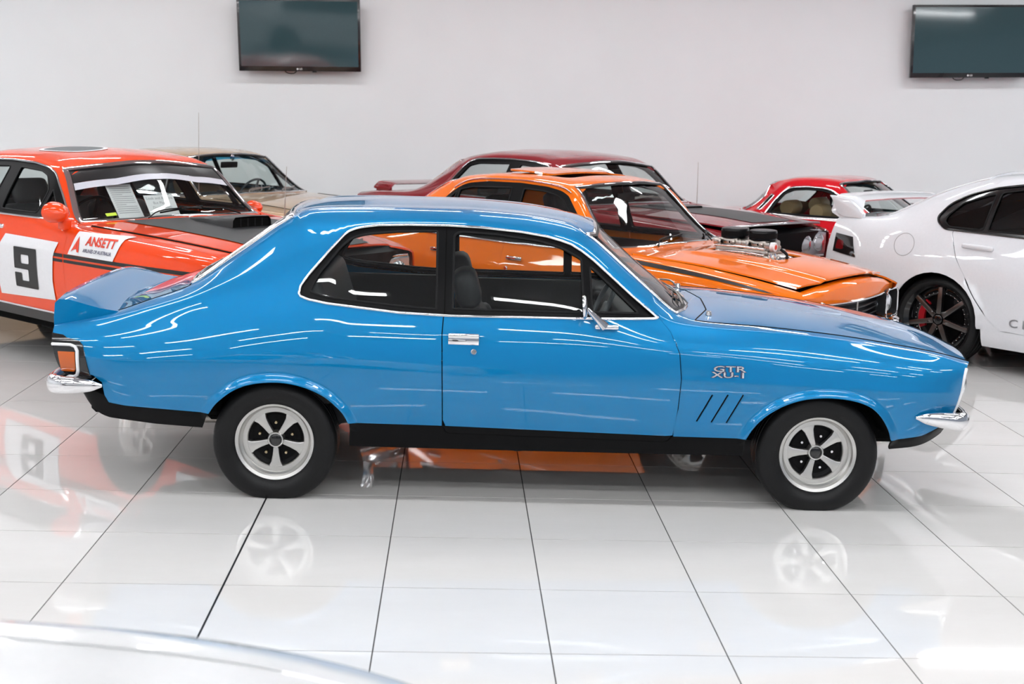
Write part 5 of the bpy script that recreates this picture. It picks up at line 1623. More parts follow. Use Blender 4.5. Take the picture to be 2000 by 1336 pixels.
    for sd in (-1, 1):
        bm = bmesh.new(); add_box(bm, (3.38, sd * .50, .45), (.05, .10, .06), None, .02, 2); bm_obj('bumper_overrider', bm, M_CHROME, root)
    Q = spline(np.array([(-.75, -.80, .47), (-1.0, -.79, .47), (-1.12, -.68, .47), (-1.16, 0, .47), (-1.12, .68, .47), (-1.0, .79, .47), (-.75, .80, .47)]), 6)
    V, F = sweep(Q, .02, .045, np.tile((0, 0, 1.), (len(Q), 1)), False, 12)
    autosmooth(mesh_obj('rear_bumper', V, F, M_CHROME, root), 60)
    # door handles and locks
    for k, x in ((0, .36), (1, 1.08)):
        bm = bmesh.new(); add_box(bm, (x + .06, -.842, .775), (.14, .02, .028), None, .008, 2); bm_obj('door_handle', bm, M_CHROME, H['doors'][k][0], 45)
    lk = lathe_obj('door_lock', [(.0001, .006), (.012, .006), (.016, .0), (.016, -.01)], M_CHROME, H['doors'][1][0], (1.075, -.853, .70), 16); lk.scale.y = -1
    # ---- blower, carburettors and air cleaners ------------------------------------------
    eng = lathe_obj('supercharger', [(.0001, 0), (.001, 0)], M_STEEL, root, (0, 0, 0), 8)
    bpy.data.objects.remove(eng)
    al = mat('cast_alloy', (.50, .45, .41), .30, 1.0, flake=.2, bump=.3, bscale=40)
    z0 = .845
    bm = bmesh.new()
    add_box(bm, (2.53, 0, z0), (.44, .30, .10), None, .03, 3)
    for k in range(8): add_box(bm, (2.35 + k * .05, 0, z0 + .012), (.016, .31, .09), None, .004, 1)
    add_box(bm, (2.53, 0, z0 + .062), (.40, .26, .03), None, .008, 2)
    blower = bm_obj('supercharger', bm, al, root, 40)
    for cx in (2.405, 2.62):
        bm = bmesh.new()
        add_box(bm, (cx, 0, z0 + .085), (.17, .22, .03), None, .006, 1)
        add_box(bm, (cx, 0, z0 + .115), (.15, .19, .05), None, .012, 2)
        for sx in (-1, 1):
            add_box(bm, (cx + sx * .085, -.03, z0 + .11), (.05, .16, .045), None, .012, 2)
            for yy in (-.115, .115):
                add_box(bm, (cx + sx * .05, yy, z0 + .115), (.03, .04, .03), None, .008, 1)
        cb = bm_obj('carburettor', bm, al, blower, 40)
        for yy in (-.10,):
            for sx in (-1, 1):
                lathe_obj('float_screw', [(.0001, .008), (.008, .008), (.008, -.01)], M_DARK, cb, (cx + sx * .035, -.122, z0 + .115), 10).scale.y = -1
        V, F = lathe([(.0001, .066), (.070, .066), (.084, .062), (.087, .055), (.087, .0), (.080, -.006), (.0001, -.006)], 36, 'z')
        ac = autosmooth(mesh_obj('air_cleaner', [(v[0] + cx, v[1] * 1.3, v[2] + z0 + .140) for v in V], F, mat('filter_black', (.004, .004, .0045), .25, spec=.2), blower), 40)
        V, F = lathe([(.0885, .046), (.0885, .012)], 36, 'z')
        autosmooth(mesh_obj('filter_element', [(v[0] + cx, v[1] * 1.3, v[2] + z0 + .140) for v in V], F, mat('filter_mesh', (.006, .006, .0065), .8, spec=.1), ac), 40)
    for y_, (xa, za), (xb_, zb) in ((-.16, (2.34, z0 + .09), (2.72, z0 + .09)), (-.165, (2.38, z0 + .055), (2.72, z0 + .05))):
        tube('fuel_line', [(xa, y_, za), (.5 * (xa + xb_), y_ - .015, za + .006), (xb_, y_, zb)], .007, M_CHROME, blower, 8, 6)
    V, F = lathe([(.0001, .05), (.05, .05), (.055, .04), (.055, -.04), (.0001, -.05)], 24, 'x')
    p1 = autosmooth(mesh_obj('drive_pulley', V, F, M_CHROME, blower), 40); p1.location = (2.79, 0, z0 - .01)
    g1 = lathe_obj('pressure_gauge', [(.0001, .012), (.028, .012), (.032, .008), (.032, -.02)], M_WHITE, blower, (2.76, -.10, z0 + .105), 20, 'x')
    lathe_obj('gauge_dial', [(.0001, .001), (.016, .001), (.016, 0)], mat('sticker_red', (.72, .045, .012), .4), g1, (.0125, 0, 0), 16, 'x')
    for yy in (-.16, -.10):
        tube('bracket', [(2.77, yy, z0 - .03), (2.77, yy, z0 + .065)], .007, M_CHROME, blower, 8)
    tube('hose', [(2.79, -.06, z0 + .09), (2.84, -.07, z0 + .06), (2.84, -.08, z0 + .02), (2.80, -.09, z0 + .0)], .010, M_RUBBER, blower, 8, 6)
    return H
build_orange()

# ---- maroon sedan with its bonnet ajar ---------------------------------------------------
def build_maroon():
    P = mat('maroon_enamel', (.235, .012, .018), .35, 0.0, coat=1.0, spec=.05)
    cfg = dict(XY, name='maroon_sedan', pose=(.266, 13.648, -49.1), paint=P, label='dark maroon four-door sedan with a boot wing and its bonnet ajar', d=.06, bonnet=True, ws_trim=.016)
    H = car_shell(cfg); B = H['B']; root = H['root']
    xy_front(root, B, .74)
    # the bonnet is raised at the nose about its rear edge
    bn = H['bonnet']
    B.panel('bonnet_blackout', mat('matt_black', (.022, .023, .025), .42, spec=.45), bn, B.top([(3.61, 7.1), (3.64, 7.5), (3.66, 8)], [(2.275, 7.1), (2.29, 7.5), (2.305, 8)]), off=.004, d=.08, flange=False)
    bm = bmesh.new()
    add_box(bm, (2.56, 0, .983), (.34, .36, .03), (0, .03, 0), .012, 3)
    add_box(bm, (2.73, 0, .982), (.02, .32, .02), None, .006, 1, 1)
    bm_obj('bonnet_scoop', bm, [mat('scoop_black', (.012, .012, .013), .3), M_DARK], bn)
    Q = [(3.60 - .03 * 0, y, .885 + .03 * (1 - (y / .68) ** 2)) for y in np.linspace(-.66, .66, 15)]
    Q = [(B.raw([B.XB], [6 + 2 * (1 - abs(y) / .675)])[0, 0] - .005, y, B.raw([B.XB], [6 + 2 * (1 - abs(y) / .675)])[0, 2] - .01) for y in np.linspace(-.66, .66, 15)]
    tube('bonnet_lip', Q, .012, M_CHROME, bn, 8)
    ang = math.radians(-1.7)
    bn.matrix_local = Matrix.Translation((2.3, 0, .98)) @ Matrix.Rotation(ang, 4, 'Y') @ Matrix.Translation((-2.3, 0, -.98))
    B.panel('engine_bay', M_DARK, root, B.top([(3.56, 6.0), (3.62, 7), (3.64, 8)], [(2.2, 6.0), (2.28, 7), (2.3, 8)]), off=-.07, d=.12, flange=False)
    # boot wing on two feet
    V, F = [], []
    ys = np.linspace(-.70, .70, 25)
    for y in ys:
        a = abs(y) / .70
        zt = 1.012 - .055 * max(0, (a - .86) / .14) ** 2 if a > .86 else 1.012
        for px_, pz in ((-.66, zt - .006), (-.74, zt + .004), (-.86, zt + .010), (-.93, zt + .012), (-.935, zt - .006), (-.86, zt - .022), (-.72, zt - .022)): V.append((px_, y, pz))
    for i in range(24):
        for k in range(7): F.append((i * 7 + k, (i + 1) * 7 + k, (i + 1) * 7 + (k + 1) % 7, i * 7 + (k + 1) % 7))
    F += [tuple(range(7)), tuple(24 * 7 + k for k in range(7))[::-1]]
    w = mesh_obj('boot_wing', V, F, P, root)
    bm = bmesh.new(); bm.from_mesh(w.data); bmesh.ops.recalc_face_normals(bm, faces=bm.faces[:]); bm.to_mesh(w.data); bm.free(); autosmooth(w, 40)
    for sd in (-1, 1):
        bm = bmesh.new(); add_box(bm, (-.81, sd * .66, .955), (.22, .05, .10), None, .015, 2); bm_obj('wing_foot', bm, P, w)
    bullet_mirror(root, (2.07, -.95, 1.04), 1.15, P, -1)
    xb = lambda y: 2.20 - .125 * (abs(y) / .69) ** 2
    wiper(root, B, -.30, .22, xb, m=M_STEEL); wiper(root, B, .52, .02, xb, m=M_STEEL)
    tube('aerial', [(2.19, .76, .95), (2.185, .76, 1.2), (2.18, .76, 1.36)], [.004, .0025, .0018], M_STEEL, root, 6)
    return H
build_maroon()

# ---- gold sixties coupe -------------------------------------------------------------------
def build_gold():
    P = mat('gold_metallic', (.47, .32, .19), .38, 0.3, coat=.9, spec=.1)
    L = [
        [(-1.0, .76, .42), (-.75, .79, .36), (-.3, .82, .32), (.4, .83, .28), (2.4, .83, .28), (3.0, .80, .30), (3.3, .74, .36), (3.4, .70, .40)],
        [(-1.03, .78, .48), (-.75, .82, .44), (-.3, .845, .40), (.4, .855, .36), (2.4, .855, .36), (3.0, .83, .39), (3.35, .755, .44), (3.43, .72, .46)],
        [(-1.06, .79, .58), (-.75, .84, .57), (0, .865, .55), (1.2, .87, .54), (2.5, .865, .54), (3.05, .84, .56), (3.4, .765, .58), (3.47, .74, .59)],
        [(-1.07, .79, .74), (-.7, .84, .74), (0, .87, .74), (1.2, .875, .73), (2.4, .87, .73), (3.0, .85, .72), (3.4, .78, .70), (3.50, .745, .70)],
        [(-1.07, .77, .84), (-.6, .80, .87), (0, .815, .89), (.6, .82, .885), (1.5, .82, .885), (2.0, .825, .885), (2.5, .825, .875), (3.0, .81, .85), (3.4, .765, .82), (3.52, .73, .80)],
        [(-1.06, .75, .86), (-.6, .775, .90), (-.1, .765, .92), (.15, .74, 1.0), (.40, .69, 1.13), (.55, .655, 1.215), (.7, .635, 1.25), (.95, .62, 1.268), (1.2, .62, 1.268), (1.38, .625, 1.255), (1.50, .635, 1.228), (1.62, .66, 1.13), (1.80, .705, .99), (1.98, .745, .905), (2.1, .765, .895), (2.5, .775, .885), (3.0, .765, .86), (3.35, .745, .835), (3.53, .725, .81)],
        [(-1.08, .68, .865), (-.6, .69, .905), (-.2, .68, .92), (-.1, .66, .965), (.15, .62, 1.08), (.40, .58, 1.20), (.50, .57, 1.24), (.7, .56, 1.275), (.95, .555, 1.295), (1.2, .555, 1.297), (1.4, .565, 1.283), (1.52, .58, 1.258), (1.58, .595, 1.215), (1.70, .64, 1.105), (1.92, .70, .94), (1.99, .715, .91), (2.2, .71, .905), (2.6, .69, .895), (3.0, .67, .87), (3.5, .64, .82)],
        [(-1.11, 0, .875), (-.6, 0, .915), (-.32, 0, .93), (-.22, 0, .975), (.05, 0, 1.09), (.32, 0, 1.215), (.43, 0, 1.265), (.7, 0, 1.305), (.95, 0, 1.328), (1.2, 0, 1.33), (1.45, 0, 1.315), (1.62, 0, 1.29), (1.69, 0, 1.245), (1.83, 0, 1.12), (2.07, 0, .955), (2.14, 0, .93), (2.3, 0, .93), (2.6, 0, .925), (3.0, 0, .90), (3.58, 0, .83)],
    ]
    teal = mat('teal_vinyl', (.02, .055, .075), .45)
    cfg = dict(name='gold_coupe', pose=(-3.548, 14.074, -36), paint=P, label='metallic gold sixties coupe parked behind the orange-red racing sedan', lines=L, d=.06,
        sharp={1: .5, 3: .6, 4: .3, 5: [(-1, .8), (.3, .3), (.6, 1), (2, 1), (3.5, 1)], 6: [(-1, .9), (.45, .9), (.6, .2), (1.4, .2), (1.53, .9), (2, .9), (2.2, .7), (3.5, .7)]},
        wb=2.743, hw=.875, arches=[(0, .33, .345, .2), (2.743, .33, .35, .2)], wr=.32, ww=.18, rim=.18, style='steel',
        dlo=rnd([(.28, .92), (.42, 1.10), (.56, 1.195), (.72, 1.235), (.95, 1.252), (1.2, 1.253), (1.37, 1.24), (1.47, 1.215), (1.60, 1.12), (1.78, .985), (1.90, .91), (1.1, .905)], [.03, .04, .04, .03, .03, .03, .03, .03, .02, .02, .015, .01]),
        cuts=[[(.62, .37), (.62, .65), (.64, .89)], [(2.05, .365), (2.06, .70), (2.03, .85), (1.97, .895)]],
        cowl=(2.0, 1.985), windscreen=([(1.535, 6), (1.565, 6.5), (1.595, 7), (1.635, 8)], [(1.975, 6), (2.035, 6.5), (2.08, 7), (2.12, 8)]),
        rear_glass=([(.47, 6), (.43, 7), (.40, 8)], [(-.17, 6), (-.25, 7), (-.29, 8)]), a_pillar=(1.965, 1.98),
        bonnet_front=[(3.46, 6.05), (3.53, 7), (3.56, 8)], bonnet_rear=[(2.12, 6.05), (2.19, 7), (2.22, 8)], boot_rear=[(-1.05, 6.05), (-1.08, 7), (-1.09, 8)],
        glass=[(rnd([(.34, .945), (.45, 1.08), (.58, 1.17), (.70, 1.20), (.71, .94)], .02), 'quarter_window'), (rnd([(.745, .94), (.74, 1.215), (.95, 1.225), (1.2, 1.226), (1.36, 1.215), (1.50, 1.15), (1.56, .94)], .02), 'door_window'), (rnd([(1.59, .94), (1.53, 1.14), (1.61, 1.08), (1.83, .935)], .01), 'vent_window')],
        belt=.905, seat_x=1.20, dash_x=1.78, roof_z=1.31, ws_trim=.012, inner=teal, seat_mat=teal, wheel_side=1, sw_mat=mat('dark_bakelite', (.015, .016, .02), .3), heads=False, seat_h=.42, seat_z=.34, frame=M_CHROME, liner=mat('pale_headliner', (.35, .35, .34), .8), ws_mat=glass_mat('green_screen', (.84, .91, .89)))
    H = car_shell(cfg); B = H['B']; root = H['root']
    B.panel('tint_band', M_BAND, H['windscreen'], B.top([(1.62, 6.06), (1.665, 7), (1.70, 8)], [(1.542, 6.06), (1.60, 7), (1.64, 8)]), off=.001, d=.08, flange=False)
    tube('aerial', [(1.99, -.75, .905), (1.99, -.745, 1.3), (1.988, -.74, 1.682)], [.004, .0025, .0018], M_STEEL, root, 6)
    xb = lambda y: 2.12 - .145 * (abs(y) / .70) ** 2
    wiper(root, B, -.25, .12, xb, m=M_STEEL); wiper(root, B, .20, .58, xb, m=M_STEEL)
    B.bead('bonnet_gap', M_DARK, root, [(2.14, 6.02), (2.7, 6.02), (3.2, 6.02), (3.5, 6.02)], .006, .003, .001, both=True)
    bm = bmesh.new(); add_box(bm, (3.54, 0, .66), (.05, 1.0, .24), None, .02, 2); bm_obj('grille', bm, mat('grille_black'), root)
    for sd in (-1, 1): lathe_obj('headlamp', [(.0001, .03), (.05, .025), (.08, .005), (.09, -.01), (.095, -.05)], [M_LAMP], root, (3.50, sd * .62, .68), 24, 'x')
    Q = spline(np.array([(3.2, -.84, .48), (3.45, -.80, .48), (3.56, -.60, .48), (3.62, 0, .48), (3.56, .60, .48), (3.45, .80, .48), (3.2, .84, .48)]), 6)
    V, F = sweep(Q, .02, .05, np.tile((0, 0, 1.), (len(Q), 1)), False, 12); autosmooth(mesh_obj('front_bumper', V, F, M_CHROME, root), 60)
    lathe_obj('interior_mirror_mount', [(.0001, .01), (.03, .0), (.0001, -.01)], M_CHROME, root, (1.66, 0, 1.25), 16, 'x')
    return H
build_gold()

# ---- bright red two-seat coupe ----------------------------------------------------------------
def build_red():
    P = mat('signal_red', (.60, .006, .014), .35, 0.0, coat=1.0, spec=.05)
    L = [
        [(-1.0, .70, .42), (-.75, .76, .34), (-.3, .79, .30), (.4, .80, .26), (2.1, .80, .26), (2.8, .78, .28), (3.1, .72, .32), (3.2, .66, .36)],
        [(-1.03, .72, .48), (-.75, .80, .42), (-.3, .83, .38), (.4, .845, .34), (2.1, .845, .34), (2.8, .81, .38), (3.15, .74, .42), (3.25, .68, .44)],
        [(-1.06, .74, .58), (-.75, .825, .56), (0, .87, .55), (1.2, .88, .54), (2.3, .875, .54), (2.9, .83, .55), (3.2, .75, .57), (3.3, .70, .58)],
        [(-1.07, .74, .70), (-.7, .83, .71), (0, .88, .72), (1.2, .885, .72), (2.3, .88, .71), (2.9, .84, .69), (3.2, .76, .67), (3.31, .70, .66)],
        [(-1.06, .71, .78), (-.6, .78, .81), (0, .81, .84), (.6, .81, .85), (1.5, .80, .85), (2.0, .81, .83), (2.4, .81, .80), (2.9, .77, .75), (3.2, .71, .70), (3.3, .67, .68)],
        [(-1.05, .68, .78), (-.6, .74, .815), (-.1, .74, .85), (.05, .70, .94), (.15, .665, 1.05), (.24, .635, 1.125), (.34, .62, 1.148), (.5, .61, 1.157), (.67, .612, 1.152), (.78, .62, 1.135), (.88, .64, 1.08), (1.05, .68, .97), (1.26, .725, .848), (1.42, .75, .84), (2.0, .755, .845), (2.6, .73, .79), (3.1, .68, .735), (3.3, .65, .70)],
        [(-1.07, .60, .785), (-.6, .64, .828), (-.24, .64, .862), (-.12, .62, .92), (-.01, .595, 1.03), (.08, .57, 1.13), (.16, .555, 1.17), (.32, .545, 1.195), (.5, .54, 1.206), (.67, .545, 1.20), (.79, .555, 1.176), (.86, .575, 1.135), (1.05, .635, .99), (1.26, .68, .865), (1.34, .69, .85), (1.8, .67, .85), (2.5, .63, .825), (3.1, .59, .755), (3.27, .57, .71)],
        [(-1.12, 0, .795), (-.6, 0, .845), (-.32, 0, .88), (-.20, 0, .935), (-.09, 0, 1.05), (.02, 0, 1.16), (.10, 0, 1.197), (.32, 0, 1.222), (.5, 0, 1.232), (.68, 0, 1.229), (.88, 0, 1.208), (.96, 0, 1.168), (1.15, 0, 1.02), (1.39, 0, .89), (1.47, 0, .877), (1.8, 0, .878), (2.5, 0, .855), (3.1, 0, .785), (3.36, 0, .72)],
    ]
    tan = mat('tan_leather', (.42, .30, .15), .5, bump=.1, bscale=120)
    cfg = dict(name='red_coupe', pose=(3.43, 13.73, -38), paint=P, label='bright red two-seat hardtop with tan seats behind the white sedan', lines=L, d=.06,
        sharp={1: .5, 3: .5, 4: .3, 5: [(-1, .7), (.2, .4), (.4, 1), (1.4, 1), (3.4, .9)], 6: [(-1, .9), (.2, .9), (.3, .2), (.8, .2), (.93, .9), (1.4, .9), (3.3, .7)]},
        wb=2.46, hw=.89, arches=[(0, .32, .345, .2), (2.46, .32, .35, .2)], wr=.315, ww=.2, rim=.18, style='five',
        dlo=rnd([(.145, .858), (.20, .97), (.275, 1.085), (.355, 1.125), (.5, 1.138), (.66, 1.134), (.765, 1.115), (.865, 1.06), (1.02, .955), (1.19, .856), (.6, .848)], [.02, .03, .04, .03, .03, .03, .03, .02, .02, .015, .01]),
        cuts=[[(.34, .35), (.28, .55), (.17, .72), (.155, .835)], [(1.44, .345), (1.46, .60), (1.42, .78), (1.28, .838)]],
        cowl=(1.35, 1.30), windscreen=([(.805, 6), (.83, 6.5), (.865, 7), (.905, 8)], [(1.255, 6), (1.31, 6.5), (1.35, 7), (1.40, 8)]),
        wrap=5.3, rear_glass=([(.07, 5.3), (.085, 6), (.06, 7), (.04, 8)], [(-.15, 5.3), (-.19, 6), (-.25, 7), (-.27, 8)]), a_pillar=(1.26, 1.265),
        bonnet_front=[(3.2, 6.05), (3.28, 7), (3.32, 8)], bonnet_rear=[(1.42, 6.05), (1.49, 7), (1.53, 8)], boot_rear=[(-1.03, 6.05), (-1.07, 7), (-1.09, 8)],
        glass=[(rnd([(.185, .875), (.225, .96), (.295, 1.065), (.375, 1.103), (.5, 1.115), (.66, 1.112), (.755, 1.093), (.85, 1.04), (.99, .94), (1.10, .872)], .015), 'door_window')],
        belt=.855, seat_x=.97, dash_x=1.20, roof_z=1.21, ws_trim=.012, seat_mat=tan, inner=mat('tan_trim', (.30, .21, .11), .6), liner=mat('cream_headliner', (.5, .45, .36), .8), rear_seat=False, round_head=True, head_mat=tan, seat_h=.46, seat_z=.24)
    H = car_shell(cfg); B = H['B']; root = H['root']
    # louvre slot on the rear pillar
    sl = B.side(rnd([(.040, .890), (.084, .888), (.187, 1.03), (.157, 1.042)], .01), .03)
    for q, l in zip(B.panel('pillar_vent', M_DARK, root, sl, off=.004, d=.04, both=True, flange=False), B.bead('vent_trim', M_CHROME, root, sl, .008, .006, .005, True, 6, both=True)): l.parent = q
    B.bead('waist_strip', M_CHROME, root, B.side([(-.6, .81), (0, .835), (.15, .84), (1.28, .836)], .06, False), .008, .006, .004, both=True)
    B.bead('side_strip', M_CHROME, root, B.side([(-.8, .665), (.3, .668), (2.9, .655)], .06, False), .006, .005, .004, both=True)
    for sd in (-1, 1): bullet_mirror(root, (1.06, sd * .87, .90), 1.1, M_CHROME, sd)
    for sd in (-1, 1):
        V, F = lathe([(.0001, -.12), (.068, -.118), (.075, -.108), (.075, .108), (.068, .118), (.0001, .12)], 28)
        h = autosmooth(mesh_obj('rear_headrest', V, F, tan, root), 40); h.location = (.23, sd * .36, .905)
    wiper(root, B, -.25, .15, lambda y: 1.40 - .145 * (abs(y) / .68) ** 2)
    Q = spline(np.array([(2.9, -.83, .45), (3.2, -.77, .45), (3.34, -.55, .45), (3.40, 0, .45), (3.34, .55, .45), (3.2, .77, .45), (2.9, .83, .45)]), 6)
    V, F = sweep(Q, .02, .05, np.tile((0, 0, 1.), (len(Q), 1)), False, 12); autosmooth(mesh_obj('front_bumper', V, F, M_CHROME, root), 60)
    for sd in (-1, 1): lathe_obj('headlamp', [(.0001, .03), (.05, .025), (.08, .005), (.09, -.01), (.095, -.05)], [M_LAMP], root, (3.27, sd * .56, .60), 24, 'x')
    return H
build_red()

# ---- modern white sedan -------------------------------------------------------------------------
def build_white():
    P = mat('white_enamel_paint', (.70, .71, .74), .35, 0.0, coat=1.0, spec=.05)
    L = [
        [(-.98, .72, .32), (-.7, .82, .26), (-.3, .87, .23), (.45, .875, .185), (2.5, .875, .17), (3.3, .86, .18), (3.7, .76, .20), (3.85, .66, .22)],
        [(-1.0, .74, .40), (-.7, .855, .34), (-.3, .895, .30), (.45, .90, .235), (2.5, .90, .22), (3.3, .885, .23), (3.75, .79, .26), (3.9, .68, .28)],
        [(-1.03, .76, .54), (-.7, .875, .53), (0, .915, .52), (1.2, .915, .50), (2.6, .915, .50), (3.3, .90, .50), (3.75, .80, .50), (3.92, .69, .50)],
        [(-1.02, .77, .78), (-.7, .875, .80), (-.2, .915, .80), (.5, .915, .76), (1.2, .91, .74), (2.6, .915, .72), (3.3, .89, .70), (3.75, .79, .66), (3.88, .70, .64)],
        [(-.98, .76, .94), (-.6, .83, .965), (-.2, .855, .985), (.3, .85, .985), (1.2, .845, .965), (2.0, .845, .935), (2.7, .85, .90), (3.3, .82, .84), (3.75, .74, .74), (3.86, .68, .70)],
        [(-.97, .72, 1.01), (-.7, .755, 1.025), (-.45, .765, 1.045), (-.2, .755, 1.12), (0, .725, 1.225), (.2, .70, 1.315), (.45, .68, 1.38), (.8, .665, 1.422), (1.2, .66, 1.43), (1.6, .67, 1.405), (1.9, .69, 1.33), (2.2, .735, 1.18), (2.55, .785, .99), (2.68, .80, .935), (2.9, .79, .91), (3.3, .76, .86), (3.7, .69, .77), (3.84, .64, .72)],
        [(-.98, .63, 1.018), (-.75, .66, 1.035), (-.58, .655, 1.055), (-.35, .62, 1.16), (-.1, .585, 1.28), (.15, .565, 1.37), (.30, .56, 1.405), (.55, .555, 1.435), (.85, .55, 1.455), (1.2, .55, 1.46), (1.55, .56, 1.44), (1.75, .57, 1.40), (1.85, .585, 1.36), (2.2, .66, 1.17), (2.65, .72, .955), (2.75, .725, .925), (3.0, .71, .90), (3.4, .66, .85), (3.84, .58, .74)],
        [(-1.06, 0, 1.03), (-.75, 0, 1.05), (-.62, 0, 1.06), (-.42, 0, 1.175), (-.2, 0, 1.295), (.08, 0, 1.41), (.25, 0, 1.445), (.55, 0, 1.465), (.85, 0, 1.475), (1.2, 0, 1.477), (1.6, 0, 1.455), (1.85, 0, 1.415), (1.95, 0, 1.375), (2.35, 0, 1.18), (2.82, 0, .975), (2.92, 0, .945), (3.1, 0, .935), (3.4, 0, .89), (3.95, 0, .76)],
    ]
    cfg = dict(name='white_sedan', pose=(4.276, 10.349, -49.9), paint=P, label='modern white sedan with a high boot wing and dark multi-spoke wheels', lines=L, d=.05,
        sharp={1: .5, 3: .3, 5: [(-1, .6), (-.3, .1), (.3, .3), (.6, .6), (2.6, .8), (3.8, .6)], 6: [(-1, .8), (.1, .6), (.3, .1), (1.6, .1), (1.8, .7), (2.6, .8), (3.8, .5)]},
        wb=2.915, hw=.918, arches=[(.06, .335, .358, .1), (2.915, .335, .365, .1)], wx=.06, wr=.342, ww=.26, rim=.268, style='seven', flare=.03, wheel_in=.02, wrot=.0,
        dlo=rnd([(.05, 1.012), (-.02, 1.06), (-.035, 1.10), (.03, 1.195), (.17, 1.275), (.36, 1.335), (.60, 1.375), (.95, 1.395), (1.3, 1.395), (1.6, 1.375), (1.85, 1.305), (2.15, 1.165), (2.42, 1.015), (1.2, .99)], [.03, .04, .05, .05, .05, .05, .05, .05, .05, .05, .05, .05, .02, .01]),
        cuts=[[(.64, .32), (.55, .345), (.47, .41), (.33, .61), (.19, .82), (.12, .98)], [(1.42, .30), (1.42, .80), (1.43, .97)], [(2.50, .30), (2.52, .80), (2.50, .94)]],
        cowl=(2.74, 2.66), windscreen=([(1.80, 6), (1.83, 6.5), (1.86, 7), (1.90, 8)], [(2.66, 6), (2.72, 6.5), (2.77, 7), (2.84, 8)]),
        rear_glass=([(.22, 6), (.19, 7), (.17, 8)], [(-.55, 6), (-.58, 7), (-.60, 8)]), a_pillar=(2.62, 2.67),
        bonnet_front=[(3.78, 6.05), (3.86, 7), (3.92, 8)], bonnet_rear=[(2.80, 6.05), (2.90, 7), (2.96, 8)], boot_rear=[(-.97, 6.05), (-1.03, 7), (-1.05, 8)],
        glass=[(rnd([(.075, 1.035), (.03, 1.075), (.045, 1.12), (.14, 1.215), (.33, 1.285), (.385, 1.298), (.35, 1.03)], .02), 'rear_quarter_window'),
               (rnd([(.385, 1.03), (.425, 1.308), (.62, 1.345), (.95, 1.362), (1.32, 1.362), (1.36, 1.02)], .02), 'rear_door_window'), (rnd([(1.47, 1.02), (1.44, 1.36), (1.6, 1.345), (1.83, 1.275), (2.12, 1.135), (2.32, 1.02)], .02), 'front_door_window')],
        belt=.995, seat_x=1.40, dash_x=2.2, roof_z=1.45, ws_trim=.008, trim=M_RUBBER, dlo_mat=M_GLOSSBLACK, side_mat=M_TINT, rw_mat=M_TINT, seat_z=.38, rw_trim=P, gap=.004, frame=M_GLOSSBLACK)
    global WHITE_CFG
    WHITE_CFG = dict(cfg)
    H = car_shell(cfg); B = H['B']; root = H['root']
    B.panel('sill_skirt', P, root, B.poly((.445, .318), (2.50, .296), (2.50, .175), (.45, .188)), off=.004, d=.06, both=True)
    # red brake calipers behind the spokes
    for sd in (-1, 1):
        bm = bmesh.new()
        V, F = [], []
        for k in range(9):
            t = math.radians(135 + k * 9)
            for r, y in ((.145, .80), (.20, .80), (.20, .72), (.145, .72)): V.append((.06 + r * math.cos(t), sd * y, .327 + r * math.sin(t)))
        for k in range(8):
            for j in range(4): F.append((k * 4 + j, k * 4 + (j + 1) % 4, (k + 1) * 4 + (j + 1) % 4, (k + 1) * 4 + j))
        F += [(0, 1, 2, 3), (35, 34, 33, 32)]
        vs = [bm.verts.new(v) for v in V]
        for f in F: bm.faces.new([vs[i] for i in f])
        bm_obj('brake_caliper', bm, mat('caliper_red', (.5, .01, .02), .3), root)
        lathe_obj('brake_disc', [(.0001, .005), (.19, .005), (.19, -.005)], mat('disc_iron', (.16, .11, .09), .4, .9), root, (.06, sd * .76, .327), 36).scale.y = sd
    # rivets round the rim
    for w in [o for o in root.children if o.name.startswith('wheel') and o.type == 'MESH' and 'well' not in o.name]:
        if w.location.x > 1: continue
        sd = -1 if w.location.y < 0 else 1
        bm = bmesh.new()
        for k in range(35):
            if k % 5 == 0: continue
            a = math.pi / 2 + 2 * math.pi * k / 35
            bmesh.ops.create_icosphere(bm, subdivisions=1, radius=.006, matrix=Matrix.Translation((.205 * math.cos(a), sd * .045, .205 * math.sin(a))))
        o = bm_obj('rim_bolts', bm, M_CHROME, w); o['kind'] = 'stuff'
        V, F = lathe([(.245, .03), (.205, .043), (.19, .030)], 48)
        o = mesh_obj('rim_flange', [(v[0], v[1] * sd, v[2]) for v in V], F if sd > 0 else [f[::-1] for f in F], M_GLOSSBLACK, w)
    # tail lamp wrapped on the corner
    tl = B.poly((-.942, .752), (-.93, .897), (-.742, .882), (-.684, .727))
    lm = B.panel('tail_lamp', mat('smoked_lens', (.014, .010, .010), .08, coat=1.0), root, tl, off=.006, d=.03, both=True)
    for l, q in zip(lm, B.panel('red_lens', M_REDLENS, root, B.side(rnd([(-.915, .775), (-.90, .85), (-.83, .845), (-.82, .775)], .02), .03), off=.007, d=.03, both=True, flange=False)): q.parent = l
    # fuel flap, handles
    a = np.linspace(0, 2 * math.pi, 32, endpoint=False)
    fl = B.side([(-.25 + .085 * math.cos(t), .872 + .085 * math.sin(t)) for t in a], .03)
    B.bead('fuel_flap_gap', mat('gap_grey', (.25, .25, .26), .6), H['quarter'][0], fl, .0022, .0012, .0005, True, 6)
    for k, x in ((0, .35), (1, 1.62)):
        for j, sd in enumerate((-1, 1)):
            yy = abs(B.at([x], [B.find([(x, .905)])[0, 1]])[0, 1])
            bm = bmesh.new(); add_box(bm, (x, sd * (yy + .012), .906), (.25, .03, .036), (0, .03, 0), .014, 3)
            bm_obj('door_handle', bm, P, H['doors'][k][j], 45)
    xx = .66
